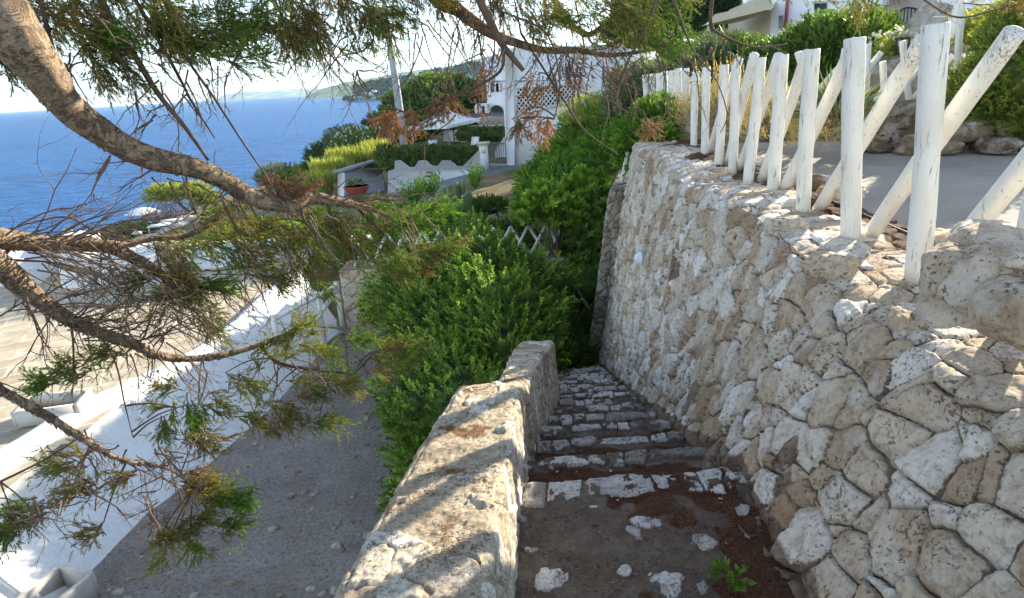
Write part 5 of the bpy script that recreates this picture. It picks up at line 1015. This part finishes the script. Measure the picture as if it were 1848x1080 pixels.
# ================================================================ juniper overhanging the view
def smooth(P,n):
    P=np.array(P,float); k=len(P); t=np.linspace(0,k-1,n); out=[]
    for x in t:
        i=min(int(x),k-2); f=x-i; p0=P[max(i-1,0)];p1=P[i];p2=P[i+1];p3=P[min(i+2,k-1)]
        out.append(.5*((2*p1)+(-p0+p2)*f+(2*p0-5*p1+4*p2-p3)*f*f+(-p0+3*p1-3*p2+p3)*f**3))
    return np.array(out)
JT=thing('juniper_tree','old leaning juniper with peeling limbs, hanging dead twigs and brown green sprays','tree',(-3.4,2.2,-3.0))
LIMBS=[]; LR=[]
def limb(px,name,mat='bark',seg=70,jit=.16,n=20,save=True):
    """px: (u,v,depth,width in pixels)"""
    a=np.array([list(Y(u,v,y))+[w/2*y*.84/1152] for u,v,y,w in px]); s=smooth(a,seg); t=s[:,:3]; r=np.maximum(s[:,3],.002); t=t+.25*r[:,None]*np.stack([fbm(t,4,2,k) for k in(1,2,3)],1)
    r=r*(1+.08*fbm(t,9,3,7)); mb=MB(); mb.tube(t,r,n+12 if n>=20 else n,True,.5,jit,len(LIMBS)); o=mb.build(name,M[mat],JT,True); 
    if save: LIMBS.append(t); LR.append(r)
    return o
# trunk outside the frame
P=smooth([(-3.4,2.2,-3.05),(-3.3,2.2,-1.6),(-3.0,2.15,-.3),(-2.75,2.1,.9),(-2.55,2.1,2.0),(-2.3,2.1,2.9)],40); mb=MB(); mb.tube(P,np.linspace(.26,.14,40),22,True,.5,.15,3); mb.build('trunk',M['bark'],JT,True)
limb([(-420,-420,2.1,150),(-150,-150,2.05,135),(0,30,2.05,112),(60,115,2.1,88),(120,190,2.2,66),(190,243,2.3,56),(270,283,2.4,50),(345,300,2.5,43),(400,325,2.6,37),(460,360,2.7,33),(520,372,2.8,28),(560,357,2.9,27),(600,362,2.95,22),(640,370,3.05,15),(690,386,3.1,10),(730,415,3.2,7),(750,450,3.3,4)],'limb',seg=120,jit=.24)
limb([(-500,380,2.1,110),(-120,425,2.3,60),(0,433,2.5,46),(70,440,2.6,38),(140,441,2.7,34),(200,447,2.75,32),(245,468,2.8,26),(290,495,2.85,20),(330,525,2.9,13),(345,550,2.95,7)],'limb',seg=80)
limb([(210,446,2.75,18),(270,432,2.85,12),(340,424,2.95,12),(385,398,3.0,13),(420,375,3.05,11),(455,352,3.0,10)],'limb',seg=40)
limb([(-500,420,2.1,120),(-100,450,2.3,85),(0,487,2.4,58),(40,520,2.45,46),(95,560,2.5,35),(140,585,2.6,29),(185,603,2.65,26),(235,618,2.7,24),(280,640,2.8,18),(335,648,2.9,14),(402,641,3.0,14),(470,622,3.1,11),(520,600,3.15,5)],'limb',seg=100)
limb([(470,622,3.1,9),(503,655,3.1,8),(570,668,3.15,6),(640,675,3.2,4)],'limb','branch_dark',30)
limb([(-560,560,1.9,60),(-120,640,2.1,34),(0,705,2.2,23),(90,755,2.25,20),(140,785,2.3,17),(220,830,2.35,12),(300,845,2.4,6),(350,880,2.4,3)],'limb',seg=60)
limb([(600,-260,3.4,46),(770,-25,3.4,30),(830,20,3.4,26),(880,57,3.4,22),(930,77,3.45,17),(985,92,3.5,14),(1050,92,3.55,13),(1095,100,3.6,10),(1150,95,3.6,7),(1230,80,3.6,4)],'limb',seg=70)
limb([(840,-60,3.2,22),(862,-10,3.2,18),(885,38,3.2,17),(908,83,3.2,14),(945,128,3.2,9)],'limb','branch_dark',40)
limb([(960,-60,3.6,14),(1050,60,3.7,11),(1120,30,3.7,8),(1210,60,3.8,5)],'limb','branch_dark',30)
limb([(500,-200,3,30),(620,-120,3.2,24),(800,-90,3.3,20),(1000,-80,3.4,12),(1200,-40,3.6,8),(1400,-20,3.8,6),(1600,-5,4,4)],'limb',seg=60)
limb([(-300,-420,2.2,70),(0,-240,2.4,44),(250,-120,2.6,34),(450,-90,2.8,26),(600,-110,3,20)],'limb',seg=50)
thin=[[(150,-150,2.5,20),(188,17,2.55,15),(241,97,2.6,13),(285,168,2.6,11),(335,231,2.6,9),(376,290,2.6,6)],[(210,-60,2.7,9),(310,115,2.7,7),(350,190,2.7,5),(388,250,2.7,3)],[(290,-20,2.8,7),(330,92,2.8,6),(385,175,2.8,5),(440,260,2.85,4),(476,312,2.9,3)],[(60,-60,2.4,10),(78,20,2.4,9),(100,105,2.4,7),(118,155,2.45,4)],
 [(909,90,3.2,7),(902,130,3.2,6),(845,164,3.25,5),(775,194,3.3,4),(735,205,3.3,3)],[(940,60,3.4,5),(1010,170,3.4,4),(1055,235,3.45,3),(1115,280,3.5,2)],[(1195,-30,3.4,6),(1165,50,3.4,5),(1125,130,3.4,4),(1112,195,3.45,3)],[(1215,0,3.0,6),(1250,90,3.0,4),(1290,140,3.0,3),(1312,205,3.05,2),(1300,240,3.05,1.5)],[(1290,-40,3.0,9),(1282,40,3.0,8),(1300,62,3.0,6),(1360,85,3.05,4),(1420,80,3.1,3)],
 [(900,20,3.3,4),(985,60,3.3,3),(1010,150,3.3,3),(1000,215,3.3,2)],[(400,360,2.65,6),(430,420,2.7,5),(470,480,2.75,3),(520,540,2.8,2)],[(540,362,2.9,9),(548,395,2.9,6),(570,430,2.9,4),(560,475,2.9,2)],[(592,366,2.95,10),(600,400,2.95,7),(620,440,3,4),(650,470,3,2)],[(640,370,3.05,9),(670,400,3.1,7),(700,430,3.15,4),(745,490,3.2,2)],[(130,590,2.6,5),(133,660,2.6,4),(130,720,2.6,2)],[(180,605,2.6,6),(210,660,2.6,4),(225,730,2.6,3),(240,790,2.6,1.5)],[(0,870,2.2,6),(80,830,2.25,5),(150,785,2.3,4)],[(0,690,2.1,3),(50,710,2.15,2)],
 [(210,450,2.7,5),(130,395,2.7,4),(60,402,2.7,3),(0,420,2.7,3)],[(20,470,2.5,6),(120,480,2.5,4),(200,530,2.55,3),(260,600,2.6,2)],[(1640,-20,4,4),(1720,30,4,4),(1790,20,4,3),(1850,5,4,2)]]
for s in thin: limb([tuple(x) for x in s],'bough','branch_dark',26,.1,8)
# loose flakes of bark lifting off the limbs
FL=MB()
for li,rad in ((0,1),(1,1),(3,1),(5,.8)):
    t=LIMBS[li]; n_=len(t)
    for _ in range(420 if li in(0,3) else 180):
        i=int(R.integers(int(n_*.15),int(n_*.85))); T_=t[i+1]-t[i]; T_/=np.linalg.norm(T_); a=rnd(1)[0]; nn=a-T_*a.dot(T_); nn/=np.linalg.norm(nn); s_=np.cross(T_,nn); rr=LR[li][i]*1.0; L=R.uniform(.008,.028); w=R.uniform(.003,.009); p=t[i]+nn*rr*.97
        V=[p-s_*w,p+s_*w,p+T_*L*.6+nn*R.uniform(.001,.006)+s_*w*1.1,p+T_*L+nn*R.uniform(.003,.012),p+T_*L*.6+nn*.002-s_*w]; FL.add(V,T=[[0,1,2],[0,2,4],[4,2,3]],a=R.random())
FL.build('bark_flakes',M['bark'],JT)['kind']='stuff'
# recursive dead twigs
TW=MB()
def twig(mb,p,d,L,r,depth,grav=.25,kids=3,sd=1.):
    n=5; P=[np.array(p,float)]; d=np.array(d,float); d/=np.linalg.norm(d)
    for i in range(n):
        d=d+R.normal(size=3)*.16*sd+np.array([0,0,-grav])*.12; d/=np.linalg.norm(d); P.append(P[-1]+d*L/n)
    mb.tube(P,np.linspace(r,r*.35,n+1),3 if r<.003 else 5,False)
    if depth>0:
        for _ in range(kids):
            i=R.integers(1,n+1); dd=(P[i]-P[i-1]); dd/=np.linalg.norm(dd); q=dd+rnd(1)[0]*.75; twig(mb,P[i],q,L*R.uniform(.35,.65),r*.5,depth-1,grav,kids,sd)
fwd=np.array([0,1.,0])
def pxdir(u,v,y,du,dv): a=Y(u,v,y); b=Y(u+du,v+dv,y+R.normal()*.05); return a,(b-a),np.linalg.norm(b-a)
def twigs_region(lst):
    for (u,v,y,du,dv,cnt,spread,Lm) in lst:
        for _ in range(int(cnt*1.7)):
            uu=u+R.normal()*spread; vv=v+R.normal()*spread*.5; a,d,L=pxdir(uu,vv,y+R.normal()*.1,du+R.normal()*30,dv+R.normal()*22); twig(TW,a,d,L*R.uniform(.6,1.15)*Lm,.0042,2,.3,3)
twigs_region([(485,20,3.2,15,130,3,12,1),(525,60,3.2,10,70,3,10,1),(575,60,3.1,60,100,5,12,1),(640,130,3.1,25,70,3,6,1),(720,60,3.4,20,90,5,25,1),(790,40,3.4,20,100,7,30,1),(860,50,3.4,-10,90,6,25,1),(440,60,3.1,-10,60,3,15,1),(640,60,3.2,-50,80,3,20,1),
 (950,80,3.4,-20,55,4,25,1),(1000,90,3.4,0,55,3,25,1),(1050,95,3.5,10,55,3,20,1),(1100,110,3.5,20,70,6,25,1),(900,90,3.3,-20,60,4,15,1),(980,150,3.4,-30,60,2,20,1),(1030,160,3.4,40,60,2,20,1),(1160,100,3.4,10,80,4,20,1),(800,200,3.3,-10,40,5,30,.9),
 (300,150,2.7,40,60,6,40,1),(200,60,2.6,20,70,8,40,1),(380,120,2.8,20,60,5,30,1),(100,100,2.5,20,60,4,20,1),(250,300,2.5,-40,50,2,20,.8),(200,285,2.3,-35,50,2,4,.8),(330,330,2.5,10,50,6,30,.6),(420,350,2.7,20,60,6,20,.8),(300,200,2.7,-60,40,4,30,.8),
 (40,450,2.5,100,-60,7,30,1.2),(120,440,2.6,110,-40,6,20,1.2),(200,440,2.7,90,-50,4,20,1),(60,470,2.5,130,40,9,30,1.1),(150,460,2.7,70,70,8,30,1),(100,560,2.5,110,-50,9,40,1.1),(150,590,2.6,120,-40,9,30,1.1),(230,610,2.7,60,-70,6,30,1),(60,540,2.5,30,80,5,30,1),(150,610,2.6,0,80,4,40,.8),(260,640,2.7,20,80,4,30,.8),(350,650,2.8,30,70,5,40,.8),
 (300,520,2.85,40,60,6,30,1),(360,500,2.9,60,50,6,40,1),(320,560,2.8,60,40,7,30,1),(420,480,2.9,50,60,6,40,1),(480,440,2.9,40,60,7,40,1),(560,400,2.9,20,70,7,30,1),(620,400,3,50,50,5,30,1),(480,350,2.8,-10,-40,3,10,.9),(600,370,2.95,70,-20,4,10,1),(660,350,3,80,10,3,20,1.2),
 (300,850,2.35,-60,50,6,40,.9),(160,800,2.3,-10,60,5,40,.9),(260,830,2.35,60,40,6,30,.9),(280,950,2.3,10,-80,5,15,.8),(90,900,2.25,60,-30,6,50,1),(30,940,2.2,60,-30,4,30,1),(500,650,3.1,30,60,5,30,.8),(560,670,3.1,50,30,5,30,.8),(440,690,3.,30,50,5,40,.8),(330,790,2.6,30,40,5,30,.7),
 (1230,100,3.1,20,70,3,20,.8),(1340,80,3.05,30,20,3,20,.8),(1560,-10,4,60,15,3,30,1),(1740,10,4,30,30,2,30,.8)])
TW.build('dead_twigs',M['twig'],JT)['kind']='stuff'
# sprays: each clump is a bough of branchlets
cl=[ # u,v,radius px,depth,tone lo,hi,(dir du,dv),sprays
 (60,20,60,2.5,.0,.35,(30,20),70),(120,60,55,2.5,.1,.4,(30,30),70),(190,15,55,2.6,.15,.5,(20,30),70),(175,72,30,2.5,.7,.95,(40,12),40),(215,110,48,2.6,.45,.7,(30,30),70),(280,30,60,2.7,.1,.5,(20,30),80),(300,90,40,2.7,.35,.65,(30,20),55),(350,55,55,2.8,.45,.7,(30,15),80),(410,90,48,2.8,.5,.72,(40,0),85),(440,45,50,2.9,.45,.7,(30,0),80),(380,10,55,2.9,.2,.6,(10,20),70),
 (500,15,60,3.0,.1,.55,(10,20),85),(560,50,50,3.0,.0,.4,(10,30),80),(600,20,55,3.1,.1,.5,(10,30),80),(655,50,45,3.1,.3,.65,(10,30),75),(700,30,45,3.2,.35,.68,(20,20),75),(750,10,45,3.3,.2,.6,(20,20),65),(530,80,30,3.0,.35,.6,(20,20),35),(800,5,35,3.3,.1,.5,(20,20),45),(25,130,26,2.3,.4,.6,(20,20),30),(150,135,30,2.5,.35,.55,(20,30),30),
 (890,15,45,3.3,.0,.3,(0,30),55),(950,30,50,3.4,.0,.3,(10,30),60),(1010,20,50,3.5,.05,.35,(10,30),60),(1010,60,28,3.4,.45,.65,(20,0),25),(1075,40,50,3.5,.05,.5,(20,20),65),(1130,60,45,3.5,.3,.62,(20,20),60),(1175,85,40,3.5,.55,.85,(20,10),55),(1130,20,45,3.6,.2,.6,(10,20),55),(1195,40,40,3.6,.45,.75,(10,20),50),(1225,80,24,3.5,.6,.9,(20,0),28),(1220,10,35,3.7,.4,.7,(10,10),40),
 (1480,5,40,4.2,.1,.5,(30,20),35),(1540,20,40,4.2,.15,.45,(10,30),40),(1420,-5,35,4,.3,.6,(30,10),30),(1820,25,22,4,.1,.4,(20,0),15),
 (330,450,50,2.9,.45,.75,(20,10),45),(290,540,45,2.85,.4,.75,(-20,20),55),(245,500,30,2.8,.6,.9,(-40,0),30),(350,520,50,2.9,.3,.65,(20,20),60),(380,590,40,2.9,.3,.65,(20,20),40),(320,480,35,2.8,.1,.3,(10,30),35),(410,430,50,2.9,.35,.75,(20,10),55),(400,515,30,2.9,.75,.95,(40,5),28),(450,400,45,2.9,.3,.75,(20,10),50),(480,470,50,2.95,.2,.55,(30,10),60),(520,420,50,3.,.3,.75,(20,10),60),(560,455,45,3.,.25,.65,(20,20),55),(600,410,40,3.,.4,.8,(20,10),45),(640,440,40,3.05,.25,.65,(20,20),50),(690,400,40,3.1,.4,.85,(20,10),45),(740,395,38,3.1,.6,.95,(30,-5),42),(785,375,30,3.2,.65,.98,(30,-10),30),(720,460,38,3.15,.5,.85,(20,15),45),(760,480,40,3.2,.15,.5,(30,10),45),(590,520,18,3.0,.5,.7,(10,10),18),(505,500,28,2.9,.4,.7,(20,10),26),(800,460,30,3.3,.35,.75,(30,0),28),
 (130,670,38,2.6,.5,.75,(-60,10),40),(190,650,34,2.6,.3,.6,(-60,8),34),(80,690,28,2.55,.6,.85,(-60,8),28),(530,600,30,3.1,.3,.6,(10,-30),32),(500,640,35,3.1,.2,.55,(20,-20),38),(560,590,20,3.1,.4,.7,(20,-20),18),(580,640,30,3.15,.4,.75,(30,0),34),(640,620,30,3.2,.5,.85,(30,0),34),(690,650,40,3.2,.2,.45,(40,0),50),(740,635,32,3.2,.45,.8,(40,-8),40),(620,680,40,3.15,.3,.75,(30,10),46),(560,700,38,3.1,.3,.65,(30,10),42),(590,765,30,3.05,.4,.85,(30,15),30),(520,750,34,3.0,.25,.6,(20,20),36),(450,690,34,3.0,.3,.6,(20,10),34),(470,760,30,2.9,.2,.5,(30,10),28),
 (300,715,28,2.7,.45,.65,(-40,0),24),(340,755,34,2.7,.6,.85,(10,20),36),(300,770,26,2.7,.45,.65,(0,20),24),(380,730,28,2.8,.2,.55,(20,10),26),(380,790,34,2.6,.1,.4,(20,10),34),(120,830,34,2.3,.15,.5,(-30,0),30),(60,930,38,2.25,.3,.65,(-40,15),44),(130,895,34,2.3,.1,.45,(-40,10),38),(20,960,28,2.2,.5,.7,(-40,10),28),(160,960,24,2.3,.3,.5,(-30,20),18),(350,870,34,2.4,.15,.5,(40,10),42),(395,895,30,2.4,.5,.9,(40,5),38),(430,900,18,2.45,.85,1,(30,8),22),(300,965,26,2.3,.0,.25,(40,-5),30),(350,955,26,2.35,.1,.45,(50,-8),30),(405,948,20,2.4,.5,.85,(40,-6),22),(285,1000,16,2.3,.2,.55,(-10,20),14),(350,985,16,2.35,.5,.7,(5,20),12),(225,870,26,2.35,.2,.5,(-20,10),18)]
def sprayacc(cl,mat,name,Ls=.11,nl=22,ll=.021,lw=.0042,ang=.5,tipl=.22):
    acc=MB(); tw=MB(); allp=np.vstack(LIMBS)
    for (u,v,rp,y,t0,t1,dr,ns) in cl:
        v=v-(12 if v<150 else 0); c=Y(u,v,y); r=rp*y*.86/1152; D0=Y(u+dr[0],v+dr[1],y)-c; D0/=np.linalg.norm(D0); nb=max(2,int(ns/(8. if v<150 else 7.)))
        j=np.argmin(((allp-c)**2).sum(1)); q=allp[j]; 
        for b in range(nb):
            e=c+np.clip(R.normal(size=3),-1.6,1.6)*r*[.5,.6,.45]; s0=e-D0*r*1.1+R.normal(size=3)*r*.2; 
            if b==0: tw.tube(smooth([q,(q+s0)/2+[0,0,.3*r],s0],7),[.005,.0045,.004,.0035,.003,.0028,.0025],4,False)
            P=smooth([s0,(s0+e)/2+R.normal(size=3)*r*.12,e+D0*r*.4],8); tw.tube(P,np.linspace(.0032,.001,8),4,False)
            m_=int(R.integers(8,12)); i=R.uniform(.5,6.99,m_); k=i.astype(int); B=P[k]+(P[k+1]-P[k])*(i-k)[:,None]; T_=P[k+1]-P[k]; T_/=np.linalg.norm(T_,axis=1,keepdims=True); sd=rnd(m_); D=T_*.9+sd*.6+np.array([0,0,.1])
            tn=R.uniform(t0,t1)-.08+R.normal(size=m_)*.07; shoots(B,D,Ls*R.uniform(.5,1.1,m_)*min(1.1,max(.5,r/.1)),nl,ll,lw,ang,tn,acc,tipl,.1)
            # sub branchlets
            B2=np.repeat(B,3,0)+np.repeat(D/np.linalg.norm(D,axis=1,keepdims=True),3,0)*R.uniform(.02,.09,(3*m_,1)); D2=np.repeat(D,3,0)+rnd(3*m_)*.8; shoots(B2,D2,Ls*.45*R.uniform(.5,1.1,3*m_),12,ll*.8,lw,ang,np.repeat(tn,3),acc,tipl,.1)
    acc.build(name,mat,JT)['kind']='stuff'; tw.build('spray_twigs',M['branch_dark'],JT)['kind']='stuff'
sprayacc(cl,M['lf_jun'],'foliage')
dead=[(715,216,17,3.3,.2,.8,(-10,30),20),(748,212,17,3.3,.2,.75,(-5,30),18),(695,214,12,3.3,.5,.9,(-10,25),11),(785,196,15,3.3,.1,.5,(0,25),14),(815,180,14,3.3,.0,.3,(0,25),10),(985,160,26,3.4,.0,.3,(-10,30),8),(1010,130,28,3.4,.0,.3,(0,30),10),(1045,140,24,3.45,.0,.35,(10,30),9),(960,200,18,3.4,.0,.4,(-10,30),8),(985,228,13,3.4,.6,.95,(0,25),14),(1080,120,24,3.5,.0,.4,(10,30),14),(935,225,10,3.4,.1,.3,(0,10),7),(500,345,30,2.8,.3,.7,(30,10),34),(540,350,24,2.85,.2,.6,(20,5),22),(860,150,20,3.3,.0,.4,(0,25),14),(1160,230,18,3.4,.2,.5,(10,25),12)]
sprayacc(dead,M['lf_dead'],'dead_sprays',.09,10,.024,.0045,.4,.3)
# a long thin bare branch over the bushes
# ================================================================ haze
def haze():
    mb=MB(); mb.box((0,2900,80-9.5),(16000,6400,200)); t=bpy.data.materials.new('haze_air'); t.use_nodes=True; n=t.node_tree; n.nodes.remove(n.nodes['Principled BSDF']); v=n.nodes.new('ShaderNodeVolumePrincipled'); v.inputs['Color'].default_value=(.5,.76,1,1); v.inputs['Density'].default_value=HAZE; v.inputs['Anisotropy'].default_value=.2
    n.links.new(v.outputs[0],n.nodes['Material Output'].inputs['Volume']); o=mb.build('haze',t); o['kind']='stuff'; o['label']='thin pale sea haze fading the far coast'; o['category']='haze'
HAZE=1.6e-4
haze()
